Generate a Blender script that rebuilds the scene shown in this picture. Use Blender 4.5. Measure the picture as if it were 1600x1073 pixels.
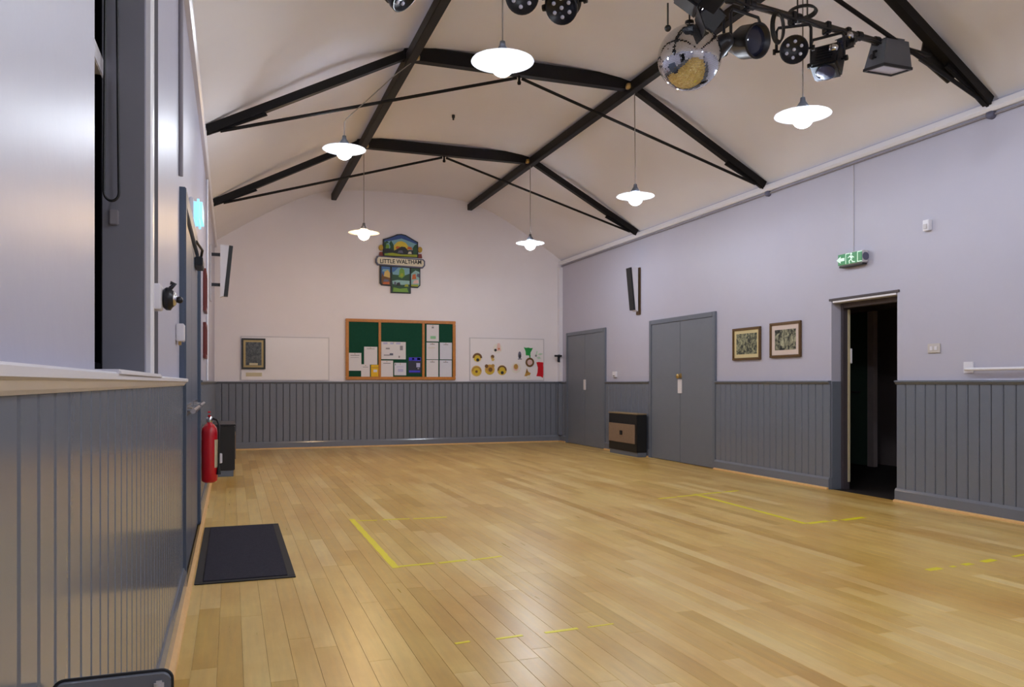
import bpy, bmesh, math, random
from mathutils import Vector, Matrix
random.seed(7)
PI = math.pi
for o in list(bpy.data.objects):
    bpy.data.objects.remove(o)
SC = bpy.context.scene
COL = SC.collection

# ------------------------------------------------------------------ camera
cam_d = bpy.data.cameras.new('camera')
cam = bpy.data.objects.new('camera', cam_d)
COL.objects.link(cam)
cam.location = (0, 0, 1.15)
cam.rotation_euler = (PI / 2, 0, -0.3392)
cam_d.sensor_width = 36
cam_d.lens = 1242.6 * 36 / 1600
cam_d.shift_y = (597.9 - 536.5) / 1600
cam_d.clip_start = 0.02
SC.camera = cam
# ------------------------------------------------------------------ world: night outside
w = bpy.data.worlds.new('night')
SC.world = w
w.use_nodes = True
w.node_tree.nodes['Background'].inputs[0].default_value = (0.012, 0.016, 0.03, 1)
w.node_tree.nodes['Background'].inputs[1].default_value = 0.3
# ------------------------------------------------------------------ view
SC.view_settings.view_transform = 'Standard'
SC.view_settings.look = 'None'
SC.view_settings.gamma = 1
SC.view_settings.use_curve_mapping = False
SC.view_settings.exposure = 1.28
LAMP_W = 95.0            # strength of the pendant globes
COOL = (0.86, 0.93, 1.03)
WARM = (1.0, 0.66, 0.34)

# ------------------------------------------------------------------ dimensions of the hall
XL, XR, YB, YF = -0.27, 6.11, 14.42, -3.4
DADO = 1.165
CX = (XL + XR) / 2
Y1, Y2, Y3 = 8.045, 11.245, 5.02
KL, KR = 1.72, 4.24

# ------------------------------------------------------------------ materials
def lin(h):
    h = h.lstrip('#')
    c = [int(h[i:i + 2], 16) / 255 for i in (0, 2, 4)]
    return tuple(x / 12.92 if x <= 0.04045 else ((x + 0.055) / 1.055) ** 2.4 for x in c) + (1,)

def new_mat(name):
    m = bpy.data.materials.new(name)
    m.use_nodes = True
    nt = m.node_tree
    return m, nt, nt.nodes, nt.links, nt.nodes['Principled BSDF']

def mat(name, col, rough=0.5, metal=0.0, var=0.06, scale=8.0, bump=0.0, bscale=60.0, spec=0.5, coat=0.0):
    m, nt, N, L, b = new_mat(name)
    c = lin(col) if isinstance(col, str) else tuple(col) + (1,)
    tc = N.new('ShaderNodeTexCoord')
    ns = N.new('ShaderNodeTexNoise')
    ns.inputs['Scale'].default_value = scale
    ns.inputs['Detail'].default_value = 4
    L.new(tc.outputs['Object'], ns.inputs['Vector'])
    mx = N.new('ShaderNodeMix')
    mx.data_type = 'RGBA'
    mx.inputs[6].default_value = tuple(x * (1 - var) for x in c[:3]) + (1,)
    mx.inputs[7].default_value = tuple(min(1, x * (1 + var)) for x in c[:3]) + (1,)
    L.new(ns.outputs['Fac'], mx.inputs[0])
    L.new(mx.outputs[2], b.inputs['Base Color'])
    b.inputs['Roughness'].default_value = rough
    b.inputs['Metallic'].default_value = metal
    b.inputs['Specular IOR Level'].default_value = spec
    b.inputs['Coat Weight'].default_value = coat
    if bump:
        n2 = N.new('ShaderNodeTexNoise')
        n2.inputs['Scale'].default_value = bscale
        n2.inputs['Detail'].default_value = 3
        L.new(tc.outputs['Object'], n2.inputs['Vector'])
        bp = N.new('ShaderNodeBump')
        bp.inputs['Strength'].default_value = bump
        bp.inputs['Distance'].default_value = 0.01
        L.new(n2.outputs['Fac'], bp.inputs['Height'])
        L.new(bp.outputs['Normal'], b.inputs['Normal'])
    return m

def emit(name, col, strength, base='#ffffff'):
    m, nt, N, L, b = new_mat(name)
    b.inputs['Base Color'].default_value = lin(base)
    b.inputs['Emission Color'].default_value = tuple(col[:3]) + (1,)
    b.inputs['Emission Strength'].default_value = strength
    b.inputs['Roughness'].default_value = 0.3
    return m

def plank_mat(name, stuff):
    """varnished strip floor: the tint of a board comes from its object colour, or from its mesh island"""
    m, nt, N, L, b = new_mat(name)
    ge = N.new('ShaderNodeNewGeometry')
    if stuff:
        fac = ge.outputs['Random Per Island']
    else:
        oi = N.new('ShaderNodeObjectInfo')
        sp = N.new('ShaderNodeSeparateColor')
        L.new(oi.outputs['Color'], sp.inputs[0])
        fac = sp.outputs[0]
    rp = N.new('ShaderNodeValToRGB')
    e = rp.color_ramp.elements
    e[0].position = 0.0; e[0].color = lin(FLOOR_C[0])
    e[1].position = 1.0; e[1].color = lin(FLOOR_C[4])
    for p, c in ((0.22, FLOOR_C[1]), (0.55, FLOOR_C[2]), (0.8, FLOOR_C[3])):
        x = e.new(p); x.color = lin(c)
    L.new(fac, rp.inputs[0])
    # grain along the boards
    mp = N.new('ShaderNodeMapping')
    mp.inputs['Scale'].default_value = (38, 2.2, 1)
    L.new(ge.outputs['Position'], mp.inputs['Vector'])
    ns = N.new('ShaderNodeTexNoise')
    ns.inputs['Scale'].default_value = 1.0
    ns.inputs['Detail'].default_value = 5
    L.new(mp.outputs[0], ns.inputs['Vector'])
    g = N.new('ShaderNodeMapRange')
    g.inputs[1].default_value = 0.3; g.inputs[2].default_value = 0.7
    g.inputs[3].default_value = 0.92; g.inputs[4].default_value = 1.06
    L.new(ns.outputs['Fac'], g.inputs[0])
    # worn and scuffed patches
    mp2 = N.new('ShaderNodeMapping')
    mp2.inputs['Scale'].default_value = (1.6, 0.7, 1)
    L.new(ge.outputs['Position'], mp2.inputs['Vector'])
    n2 = N.new('ShaderNodeTexNoise')
    n2.inputs['Scale'].default_value = 1.3
    n2.inputs['Detail'].default_value = 5
    n2.inputs['Roughness'].default_value = 0.65
    L.new(mp2.outputs[0], n2.inputs['Vector'])
    g2 = N.new('ShaderNodeMapRange')
    g2.inputs[1].default_value = 0.32; g2.inputs[2].default_value = 0.62
    g2.inputs[3].default_value = 0.0; g2.inputs[4].default_value = 1.0
    L.new(n2.outputs['Fac'], g2.inputs[0])
    mm = N.new('ShaderNodeMix'); mm.data_type = 'RGBA'; mm.blend_type = 'MULTIPLY'
    mm.inputs[0].default_value = 1
    L.new(rp.outputs[0], mm.inputs[6]); L.new(g.outputs[0], mm.inputs[7])
    m2 = N.new('ShaderNodeMix'); m2.data_type = 'RGBA'; m2.blend_type = 'MULTIPLY'
    st = N.new('ShaderNodeMath'); st.operation = 'MULTIPLY_ADD'
    st.inputs[1].default_value = -0.45; st.inputs[2].default_value = 0.45
    L.new(g2.outputs[0], st.inputs[0])
    L.new(st.outputs[0], m2.inputs[0])
    L.new(mm.outputs[2], m2.inputs[6]); m2.inputs[7].default_value = lin('#d2a444')
    L.new(m2.outputs[2], b.inputs['Base Color'])
    b.inputs['Specular IOR Level'].default_value = 0.36
    rr = N.new('ShaderNodeMapRange')
    rr.inputs[3].default_value = FLOOR_ROUGH[0]; rr.inputs[4].default_value = FLOOR_ROUGH[1]
    L.new(ns.outputs['Fac'], rr.inputs[0])
    L.new(rr.outputs[0], b.inputs['Roughness'])
    return m

def etching(name, dark, light, seed, scale):
    m, nt, N, L, b = new_mat(name)
    tc = N.new('ShaderNodeTexCoord')
    mp = N.new('ShaderNodeMapping'); mp.inputs['Location'].default_value = (seed, seed * 2, seed)
    L.new(tc.outputs['Object'], mp.inputs['Vector'])
    ns = N.new('ShaderNodeTexNoise')
    ns.inputs['Scale'].default_value = scale; ns.inputs['Detail'].default_value = 6
    ns.inputs['Distortion'].default_value = 0.8
    L.new(mp.outputs[0], ns.inputs['Vector'])
    rp = N.new('ShaderNodeValToRGB')
    rp.color_ramp.elements[0].position = 0.40; rp.color_ramp.elements[0].color = lin(dark)
    rp.color_ramp.elements[1].position = 0.66; rp.color_ramp.elements[1].color = lin(light)
    L.new(ns.outputs['Fac'], rp.inputs[0])
    L.new(rp.outputs[0], b.inputs['Base Color'])
    b.inputs['Roughness'].default_value = 0.3
    return m

FLOOR_C = ('#cfa957', '#dbb765', '#e0bd6e', '#e5c579', '#ecd08d')
FLOOR_ROUGH = (0.24, 0.36)
M = {}
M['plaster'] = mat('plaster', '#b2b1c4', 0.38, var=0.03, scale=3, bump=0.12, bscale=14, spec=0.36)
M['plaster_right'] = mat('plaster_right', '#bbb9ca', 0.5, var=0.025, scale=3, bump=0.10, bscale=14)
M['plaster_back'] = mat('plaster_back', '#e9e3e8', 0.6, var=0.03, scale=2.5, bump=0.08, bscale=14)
M['ceiling'] = mat('ceiling_paint', '#ece9ee', 0.75, var=0.03, scale=1.5, bump=0.10, bscale=7)
M['grey'] = mat('grey_gloss', '#747985', 0.18, var=0.05, scale=5, bump=0.015, bscale=14)
M['grey_dark'] = mat('grey_dark', '#6b717e', 0.35, var=0.05)
M['grey_door'] = mat('grey_door', '#727782', 0.42, var=0.05, bump=0.03)
M['blue_door'] = mat('blue_door', '#4f5c72', 0.35, var=0.06)
M['groove'] = mat('groove', '#30333a', 0.7)
M['shadow_grey'] = mat('shadow_grey', '#57555d', 0.9, spec=0.08)  # shadow tone for the strip beside the window trim
M['reveal_grey'] = mat('reveal_grey', '#7a7a86', 0.5, var=0.05)
M['white'] = mat('white_gloss', '#e4e2ea', 0.3, var=0.02)
M['whiteboard'] = mat('whiteboard', '#ebe5e8', 0.28, var=0.015)
M['pale_frame'] = mat('pale_frame', '#cbc6cb', 0.4)
M['subfloor'] = mat('subfloor', '#3a2a14', 0.8)
M['bead'] = mat('pine_bead', '#e6b676', 0.4, var=0.12, scale=20)
M['oak'] = mat('oak', '#b9741f', 0.45, var=0.25, scale=30)
M['beam'] = mat('beam_black', '#110e0f', 0.55, var=0.12, spec=0.25)
M['flood_grey'] = mat('flood_grey', '#55575e', 0.5, var=0.1)
M['black'] = mat('black', '#17171a', 0.45, var=0.1)
M['black_metal'] = mat('black_metal', '#1c1d24', 0.38, var=0.1, metal=0.2)
M['bar_metal'] = mat('bar_metal', '#4b4642', 0.4, var=0.2, metal=0.6, scale=30)
M['brass'] = mat('brass', '#b99b62', 0.3, metal=0.8)
M['chrome'] = mat('chrome', '#c9c9ce', 0.18, metal=1.0)
M['mirror'] = mat('mirror', '#d9dade', 0.02, metal=1.0, var=0.0)
M['lens'] = mat('lens', '#cfd2ea', 0.08, var=0.0)
M['lens_dark'] = mat('lens_dark', '#23263a', 0.08, var=0.0)
M['mat_pile'] = mat('mat_pile', '#3b3942', 0.95, var=0.25, scale=60, bump=0.5, bscale=250, spec=0.1)
M['rubber'] = mat('rubber', '#17161a', 0.7)
M['tape'] = mat('tape', '#efe000', 0.4, var=0.06, scale=40)
M['red'] = mat('red_paint', '#c3091e', 0.25, var=0.04, coat=0.4)
M['red_felt'] = mat('red_felt', '#c8091f', 0.85)
M['maroon'] = mat('maroon', '#6b211c', 0.4, var=0.15)
M['paper'] = mat('paper', '#dcd8dd', 0.7, var=0.02)
M['paper_cool'] = mat('paper_cool', '#d3d4e2', 0.7, var=0.04, scale=20)
M['cream'] = mat('cream', '#cdc0a0', 0.6)
M['sign_cream'] = mat('sign_cream', '#ded5bd', 0.6)
M['green_felt'] = mat('green_felt', '#1d4a3a', 0.95, var=0.12, scale=30, spec=0.1)
M['yellow_paper'] = mat('yellow_paper', '#e2b520', 0.7)
M['navy'] = mat('navy', '#14142e', 0.5)
M['violet'] = mat('violet_ink', '#3b35d6', 0.6)
M['pale_ink'] = mat('pale_ink', '#b4b4d8', 0.6)
M['grey_ink'] = mat('grey_ink', '#8d8890', 0.7)
M['green_ink'] = mat('green_ink', '#8fc49a', 0.7)
M['frame_brown'] = mat('frame_brown', '#5f4523', 0.4, var=0.2, scale=30)
M['frame_gold'] = mat('frame_gold', '#a58d5a', 0.35, var=0.15, metal=0.3)
M['mount_yellow'] = mat('mount_yellow', '#d6c596', 0.7)
M['mount_pink'] = mat('mount_pink', '#d9c6bc', 0.7)
M['etch_a'] = etching('etching_a', '#2a322e', '#a8a888', 3, 24)
M['etch_b'] = etching('etching_b', '#10191c', '#b6b496', 11, 17)
M['etch_c'] = etching('etching_c', '#23252a', '#595955', 21, 30)
M['heater_face'] = mat('heater_face', '#8b7461', 0.5, var=0.15, scale=25)
M['heater_wood'] = mat('heater_top', '#9a8668', 0.5, var=0.12, scale=20)
M['sign_green'] = emit('sign_green', lin('#067a50'), 0.25, '#056a46')
M['sign_white'] = emit('sign_white', lin('#bfe8d8'), 0.2, '#cfe8dc')
M['sign_glow'] = emit('sign_glow', (0.16, 0.38, 0.50), 0.9, '#7fc4ea')
M['glass_dark'] = mat('night_glass', '#030306', 0.6, var=0.0, spec=0.02)
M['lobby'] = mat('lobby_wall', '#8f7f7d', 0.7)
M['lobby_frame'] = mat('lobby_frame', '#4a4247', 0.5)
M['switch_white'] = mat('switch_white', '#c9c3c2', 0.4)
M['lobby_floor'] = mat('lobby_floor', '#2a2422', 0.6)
M['lobby_door'] = mat('lobby_door', '#5c7868', 0.5)
M['lobby_post'] = mat('lobby_post', '#ecdcd8', 0.5)
M['globe'] = emit('lamp_globe', COOL, LAMP_W)
M['globe_warm'] = emit('lamp_globe_warm', WARM, LAMP_W * 1.1)
M['globe_bright'] = emit('lamp_globe_bright', COOL, LAMP_W * 1.4)
def opal(name):
    m, nt, N, L, b = new_mat(name)
    b.inputs['Base Color'].default_value = lin('#eef0f4'); b.inputs['Roughness'].default_value = 0.35
    tr = N.new('ShaderNodeBsdfTranslucent'); tr.inputs[0].default_value = lin('#eef0f4')
    mx = N.new('ShaderNodeMixShader'); mx.inputs[0].default_value = 0.65
    L.new(b.outputs[0], mx.inputs[1]); L.new(tr.outputs[0], mx.inputs[2])
    L.new(mx.outputs[0], N['Material Output'].inputs['Surface'])
    return m
M['shade'] = opal('opal_shade')
M['cord'] = mat('cord', '#8a827c', 0.6)
M['dark_cord'] = mat('dark_cord', '#3b3836', 0.6)
# village sign paints and craft colours
for k, c in dict(sky='#2f4f8f', sky2='#79a7b8', sun='#d9c03a', orange='#c4632a', tree='#1f4a2e', leaf='#6f9b33', grass='#9aa31f',
                 dark='#1d2226', stone='#cfc7b4', gold='#b79420', signred='#7c3026', blue='#3f6aa5', straw='#d8b765', water='#8fb6b6',
                 bee='#d6b62c', brown='#6f4a1d', tan='#b58a3c', face='#c9983f', pinkish='#e3bcb6', frog='#0e8f3a', mint='#b9d8c0',
                 slate='#5d5d74', plate='#e6e0d8').items():
    M[k] = mat('paint_' + k, c, 0.55, var=0.12, scale=25)

# ------------------------------------------------------------------ mesh builder
class MB:
    def __init__(self):
        self.v = []; self.f = []; self.mi = []; self.sm = []; self.m = 0; self.T = None
    def _add(self, vs, fs, smooth=False):
        b = len(self.v)
        for p in vs:
            p = Vector(p)
            self.v.append(self.T @ p if self.T is not None else p)
        for f in fs:
            self.f.append([b + i for i in f]); self.mi.append(self.m); self.sm.append(smooth)
        return self
    def box(self, x0, x1, y0, y1, z0, z1, bev=0.0):
        x0, x1 = min(x0, x1), max(x0, x1); y0, y1 = min(y0, y1), max(y0, y1); z0, z1 = min(z0, z1), max(z0, z1)
        if bev <= 0:
            vs = [(x, y, z) for x in (x0, x1) for y in (y0, y1) for z in (z0, z1)]
            return self._add(vs, [(0, 1, 3, 2), (4, 6, 7, 5), (0, 4, 5, 1), (2, 3, 7, 6), (0, 2, 6, 4), (1, 5, 7, 3)])
        bm = bmesh.new()
        bmesh.ops.create_cube(bm, size=1)
        for q in bm.verts:
            q.co = Vector((x0 + (q.co.x + .5) * (x1 - x0), y0 + (q.co.y + .5) * (y1 - y0), z0 + (q.co.z + .5) * (z1 - z0)))
        bmesh.ops.bevel(bm, geom=bm.edges[:], offset=bev, segments=2, affect='EDGES')
        bm.verts.index_update()
        vs = [q.co.copy() for q in bm.verts]; fs = [[q.index for q in f.verts] for f in bm.faces]
        bm.free()
        return self._add(vs, fs)
    def prism(self, pts, axis, a, b):
        """polygon pts (2d) extruded along axis from a to b; for axis 'Y' pts are (x, z), 'X' (y, z), 'Z' (x, y)"""
        def p3(p, t):
            return {'Y': (p[0], t, p[1]), 'X': (t, p[0], p[1]), 'Z': (p[0], p[1], t)}[axis]
        n = len(pts)
        vs = [p3(p, a) for p in pts] + [p3(p, b) for p in pts]
        fs = [list(range(n)), list(range(2 * n - 1, n - 1, -1))]
        fs += [(i, n + i, n + (i + 1) % n, (i + 1) % n) for i in range(n)]
        return self._add(vs, fs)
    def tube(self, path, r, n=10, closed=False):
        path = [Vector(p) for p in path]
        k = len(path)
        rings = []
        up = Vector((0, 0, 1))
        prev = None
        for i, p in enumerate(path):
            if closed:
                d = path[(i + 1) % k] - path[i - 1]
            else:
                d = path[min(i + 1, k - 1)] - path[max(i - 1, 0)]
            d.normalize()
            if prev is None:
                a = d.cross(up)
                if a.length < 1e-3: a = d.cross(Vector((1, 0, 0)))
            else:
                a = prev - d * prev.dot(d)
            a.normalize(); prev = a
            b = d.cross(a)
            rr = r[i] if isinstance(r, (list, tuple)) else r
            rings.append([p + (a * math.cos(2 * PI * j / n) + b * math.sin(2 * PI * j / n)) * rr for j in range(n)])
        vs = [q for ring in rings for q in ring]
        fs = []
        for i in range(k if closed else k - 1):
            i2 = (i + 1) % k
            for j in range(n):
                fs.append((i * n + j, i * n + (j + 1) % n, i2 * n + (j + 1) % n, i2 * n + j))
        self._add(vs, fs, True)
        if not closed:
            self._add(rings[0], [list(range(n - 1, -1, -1))]); self._add(rings[-1], [list(range(n))])
        return self
    def lathe(self, prof, c=(0, 0, 0), n=32, axis='Z'):
        vs = []; fs = []
        for r, h in prof:
            for j in range(n):
                a = 2 * PI * j / n
                q = (r * math.cos(a), r * math.sin(a), h)
                if axis == 'Y': q = (q[0], q[2], q[1])
                if axis == 'X': q = (q[2], q[0], q[1])
                vs.append((q[0] + c[0], q[1] + c[1], q[2] + c[2]))
        for i in range(len(prof) - 1):
            for j in range(n):
                fs.append((i * n + j, i * n + (j + 1) % n, (i + 1) * n + (j + 1) % n, (i + 1) * n + j))
        return self._add(vs, fs, True)
    def ball(self, c, r, seg=16, rings=10, sz=1.0):
        prof = [(max(1e-4, r * math.sin(PI * i / rings)), -r * sz * math.cos(PI * i / rings)) for i in range(rings + 1)]
        return self.lathe(prof, c, seg)
    def disc(self, c, r, axis, t, n=24, sx=1.0):
        """solid disc of thickness t along axis Y or X"""
        pts = [(r * sx * math.cos(2 * PI * i / n), r * math.sin(2 * PI * i / n)) for i in range(n)]
        if axis == 'Y':
            return self.prism([(c[0] + x, c[2] + z) for x, z in pts], 'Y', c[1], c[1] + t)
        return self.prism([(c[1] + x, c[2] + z) for x, z in pts], 'X', c[0], c[0] + t)
    def build(self, name, mats, parent=None, origin=None):
        if parent is not None:
            o0 = Vector(parent.get('_org', (0, 0, 0)))
        elif origin is not None:
            o0 = Vector(origin)
        else:
            xs = [p.x for p in self.v]; ys = [p.y for p in self.v]; zs = [p.z for p in self.v]
            o0 = Vector(((min(xs) + max(xs)) / 2, (min(ys) + max(ys)) / 2, min(zs)))
        me = bpy.data.meshes.new(name)
        me.from_pydata([p - o0 for p in self.v], [], self.f)
        if not isinstance(mats, (list, tuple)): mats = [mats]
        for m in mats: me.materials.append(M[m] if isinstance(m, str) else m)
        for p, i, s in zip(me.polygons, self.mi, self.sm):
            p.material_index = i; p.use_smooth = s
        bm = bmesh.new(); bm.from_mesh(me)
        bmesh.ops.recalc_face_normals(bm, faces=bm.faces)
        bm.to_mesh(me); bm.free()
        o = bpy.data.objects.new(name, me)
        COL.objects.link(o)
        if parent is not None:
            o.parent = parent
        else:
            o.location = o0
        ORG[o.name] = o0
        o['_org'] = list(o0)
        return o

ORG = {}
def tag(o, label, cat, group=None):
    o['label'] = label; o['category'] = cat
    if group: o['group'] = group
    return o
def thing(name, loc, label, cat, group=None):
    o = bpy.data.objects.new(name, None)
    COL.objects.link(o)
    o.empty_display_size = 0.1
    o.location = loc
    o['_org'] = list(loc)
    return tag(o, label, cat, group)
def struct(o, label=None):
    o['kind'] = 'structure'
    if label: o['label'] = label
    return o
def copy_tree(o, parent=None):
    c = o.copy(); COL.objects.link(c)
    if parent is not None:
        c.parent = parent
    for ch in list(o.children): copy_tree(ch, c)
    return c
def link_part(name, me, parent, loc):
    o = bpy.data.objects.new(name, me); COL.objects.link(o)
    o.parent = parent; o.location = loc
    return o
def text_mesh(name, body, size, material, parent, xf, extrude=0.001, align='CENTER', width=None):
    cu = bpy.data.curves.new('text', 'FONT')
    cu.body = body; cu.size = size; cu.align_x = align; cu.align_y = 'CENTER'; cu.extrude = extrude; cu.offset = .0022
    t = bpy.data.objects.new('text', cu); COL.objects.link(t)
    bpy.context.view_layer.update()
    dg = bpy.context.evaluated_depsgraph_get()
    me = bpy.data.meshes.new_from_object(t.evaluated_get(dg))
    bpy.data.objects.remove(t)
    if width:
        xs = [v.co.x for v in me.vertices]; k = width / (max(xs) - min(xs))
        for v in me.vertices: v.co.x *= k
    me.transform(xf)
    o0 = Vector(parent.get('_org', (0, 0, 0)))
    me.transform(Matrix.Translation(-o0))
    me.materials.clear(); me.materials.append(M[material])
    o = bpy.data.objects.new(name, me); COL.objects.link(o); o.parent = parent
    return o
def frame_to(pos, aim, up=(0, 0, 1)):
    """matrix whose +Z looks along aim, standing at pos"""
    z = Vector(aim).normalized(); x = Vector(up).cross(z).normalized(); y = z.cross(x)
    m = Matrix((x, y, z)).transposed().to_4x4()
    m.translation = Vector(pos)
    return m

# ================================================================== THE SETTING
# ceiling profile (x, z) from the left wall plate to the right one
half = [(3.19, 3.555), (2.62, 3.925), (2.10, 4.235), (1.70, 4.43), (1.32, 4.555), (0.8, 4.615), (0.3, 4.63)]
PROF = [(CX - d, z) for d, z in half] + [(CX + d, z) for d, z in reversed(half)]
def smooth_prof(p, n=2):
    for _ in range(n):
        q = [p[0]]
        for a, b in zip(p, p[1:]):
            q += [(a[0] * .75 + b[0] * .25, a[1] * .75 + b[1] * .25), (a[0] * .25 + b[0] * .75, a[1] * .25 + b[1] * .75)]
        q.append(p[-1]); p = q
    return p
PROF = smooth_prof(PROF, 1)
mb = MB()
n = len(PROF)
vs = [(x, YF - .2, z) for x, z in PROF] + [(x, YB + .2, z) for x, z in PROF]
mb._add(vs, [(i, i + 1, n + i + 1, n + i) for i in range(n - 1)], True)
vs2 = [(x, YF - .2, z + .15) for x, z in PROF] + [(x, YB + .2, z + .15) for x, z in PROF]
mb._add(vs2, [(i, n + i, n + i + 1, i + 1) for i in range(n - 1)], True)
struct(mb.build('ceiling', 'ceiling', origin=(0, 0, 0)), 'cream barrel-sloped ceiling above the dark trusses')

# floor ---------------------------------------------------------------
mb = MB().box(XL - .1, XR + .1, YF - .1, YB + .1, -0.12, -0.014)
floor = struct(mb.build('floor', 'subfloor', origin=(0, 0, 0)), 'pale varnished strip wood floor of the hall')
PW = 0.098
def proj(x, y, z):
    c, s = math.cos(.3392), math.sin(.3392)
    xc = x * c - y * s; zc = x * s + y * c
    if zc < 0.3: return None
    return 800 + 1242.6 * xc / zc, 597.9 - 1242.6 * (z - 1.15) / zc
planks = []
rows = int((XR - XL) / PW) + 1
for i in range(rows):
    x0 = XL + .02 + i * PW
    x1 = min(x0 + PW, XR - .01)
    y = YF + .02 - random.uniform(0, 1.5)
    while y < YB:
        ln = random.choice((0.9, 1.2, 1.5, 1.8))
        y0 = max(y, YF + .02); y1 = min(y + ln, YB - .02)
        if y1 - y0 > .08: planks.append((x0, x1, y0, y1))
        y += ln
def seen(p):
    x0, x1, y0, y1 = p
    pts = [proj(x, yy, 0) for x in (x0, x1) for yy in (y0, y1)]
    if any(q is None for q in pts): return 0
    us = [min(1600, max(0, q[0])) for q in pts]; vs_ = [min(1073, max(0, q[1])) for q in pts]
    # quad area after clamping to the frame
    a, b, c, d = [(us[k], vs_[k]) for k in (0, 1, 3, 2)]
    q = [a, b, c, d]
    return abs(sum(q[k][0] * q[(k + 1) % 4][1] - q[(k + 1) % 4][0] * q[k][1] for k in range(4))) / 2
planks.sort(key=seen, reverse=True)
def plank_geo(mb, x0, x1, y0, y1):
    g, c = 0.0003, 0.0008
    x0 += g; x1 -= g; y0 += g; y1 -= g
    vs = [(x0, y0, -.013), (x1, y0, -.013), (x1, y1, -.013), (x0, y1, -.013),
          (x0, y0, -c), (x1, y0, -c), (x1, y1, -c), (x0, y1, -c),
          (x0 + c, y0 + c, 0), (x1 - c, y0 + c, 0), (x1 - c, y1 - c, 0), (x0 + c, y1 - c, 0)]
    fs = [(8, 9, 10, 11)]
    for k in range(4):
        k2 = (k + 1) % 4
        fs += [(k, k2, 4 + k2, 4 + k), (4 + k, 4 + k2, 8 + k2, 8 + k)]
    mb._add(vs, fs)
pm = plank_mat('strip_floor', False)
pms = plank_mat('strip_floor_far', True)
cache = {}
for p in planks[:290]:
    key = (round(p[1] - p[0], 4), round(p[3] - p[2], 3))
    if key not in cache:
        mb = MB(); plank_geo(mb, 0, key[0], 0, key[1])
        o = mb.build('plank', pm, parent=floor); cache[key] = o.data
    else:
        o = link_part('plank', cache[key], floor, (0, 0, 0))
    o.location = (p[0], p[2], 0)
    t = random.random(); o.color = (t, t, t, 1)
mb = MB()
for p in planks[290:]: plank_geo(mb, *p)
o = mb.build('plank_rows', pms, parent=floor); o['kind'] = 'stuff'

# walls ---------------------------------------------------------------
WT = 0.22
def side_wall(name, xa, xb, openings, material, z_top=3.66):
    """openings: (y0, y1, z0, z1)"""
    mb = MB()
    ys = YF - .2
    for (a, b, z0, z1) in sorted(openings):
        mb.box(xa, xb, ys, a, -.1, z_top)
        if z0 > 0: mb.box(xa, xb, a, b, -.1, z0)
        mb.box(xa, xb, a, b, z1, z_top)
        ys = b
    mb.box(xa, xb, ys, YB + .2, -.1, z_top)
    return struct(mb.build(name, material, origin=(0, 0, 0)))
D1 = (12.44, 14.08, 0, 2.075)
D2 = (9.13, 10.85, 0, 2.075)
D3 = (6.05, 6.95, 0, 2.03)
LD = (4.80, 6.95, 0, 2.16)
LWIN = (1.86, 2.92, DADO, 2.95)
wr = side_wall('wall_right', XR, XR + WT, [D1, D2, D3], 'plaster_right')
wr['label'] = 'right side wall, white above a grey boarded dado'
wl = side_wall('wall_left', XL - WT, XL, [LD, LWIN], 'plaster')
wl['label'] = 'left side wall, glossy white above a grey boarded dado'
poly = [(XL - .1, -.1), (XR + .1, -.1), (XR + .1, 3.62)] + [(x, z + .04) for x, z in reversed(PROF)] + [(XL - .1, 3.62)]
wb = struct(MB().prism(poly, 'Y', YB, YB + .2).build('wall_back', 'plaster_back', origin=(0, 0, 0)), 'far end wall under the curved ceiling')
wf = struct(MB().prism(poly, 'Y', YF - .2, YF).build('wall_front', 'plaster_back', origin=(0, 0, 0)), 'end wall behind the camera')

# matchboard dado: one board each, v-grooved edges -----------------------
BT = 0.02
def board_mesh(axis, sgn, wdt, h):
    """board standing from z=0.10 to h, face towards sgn*axis, local origin at its start on the wall face"""
    mb = MB()
    g, c = 0.0028, 0.007
    pts = [(g, 0), (g, BT - c), (g + c, BT), (wdt * .5 - .004, BT), (wdt - g - c, BT), (wdt - g, BT - c), (wdt - g, 0)]
    if axis == 'X':
        mb.prism([(d * sgn, a) for a, d in pts], 'Z', 0.10, h)
    else:
        mb.prism([(a, d * sgn) for a, d in pts], 'Z', 0.10, h)
    return mb
def dado(wall, axis, at, sgn, a0, a1, pitch, h=DADO - .02):
    mb = MB()
    if axis == 'X': mb.box(at, at + sgn * .005, a0, a1, .10, h)
    else: mb.box(a0, a1, at, at + sgn * .005, .10, h)
    mb.build('board_backing', 'groove', parent=wall)
    nb = max(1, round((a1 - a0) / pitch)); pw = (a1 - a0) / nb
    me = None
    for i in range(nb):
        if me is None:
            o = board_mesh(axis, sgn, pw, h).build('wainscot_board', 'grey', parent=wall); me = o.data
        else:
            o = link_part('wainscot_board', me, wall, (0, 0, 0))
        o.location = (at, a0 + i * pw, 0) if axis == 'X' else (a0 + i * pw, at, 0)
def seg(wall, axis, at, sgn, a0, a1, prof, name, material):
    """moulding of profile (depth, z) along a wall"""
    mb = MB()
    if axis == 'X':
        mb.prism([(at + d * sgn, z) for d, z in prof], 'Y', a0, a1)
    else:
        mb.prism([(at + d * sgn, z) for d, z in prof], 'X', a0, a1)
    return mb
RAIL = [(0, DADO - .03), (.024, DADO - .03), (.030, DADO - .024), (.036, DADO - .012), (.046, DADO - .008), (.046, DADO + .004), (.04, DADO + .008), (0, DADO + .008)]
SKIRT = [(0, 0), (.038, 0), (.038, .105), (.032, .118), (.026, .13), (0, .13)]
BEAD = [(.038, 0), (.062, 0), (.060, .012), (.054, .018), (.038, .022)]
right_runs = [(YF, D3[0] - .004), (D3[1] + .002, D2[0] - .03), (D2[1] + .03, D1[0] - .03), (D1[1] + .03, YB)]
left_runs = [(YF, LD[0] - .07), (LD[1] + .07, YB)]
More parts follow.
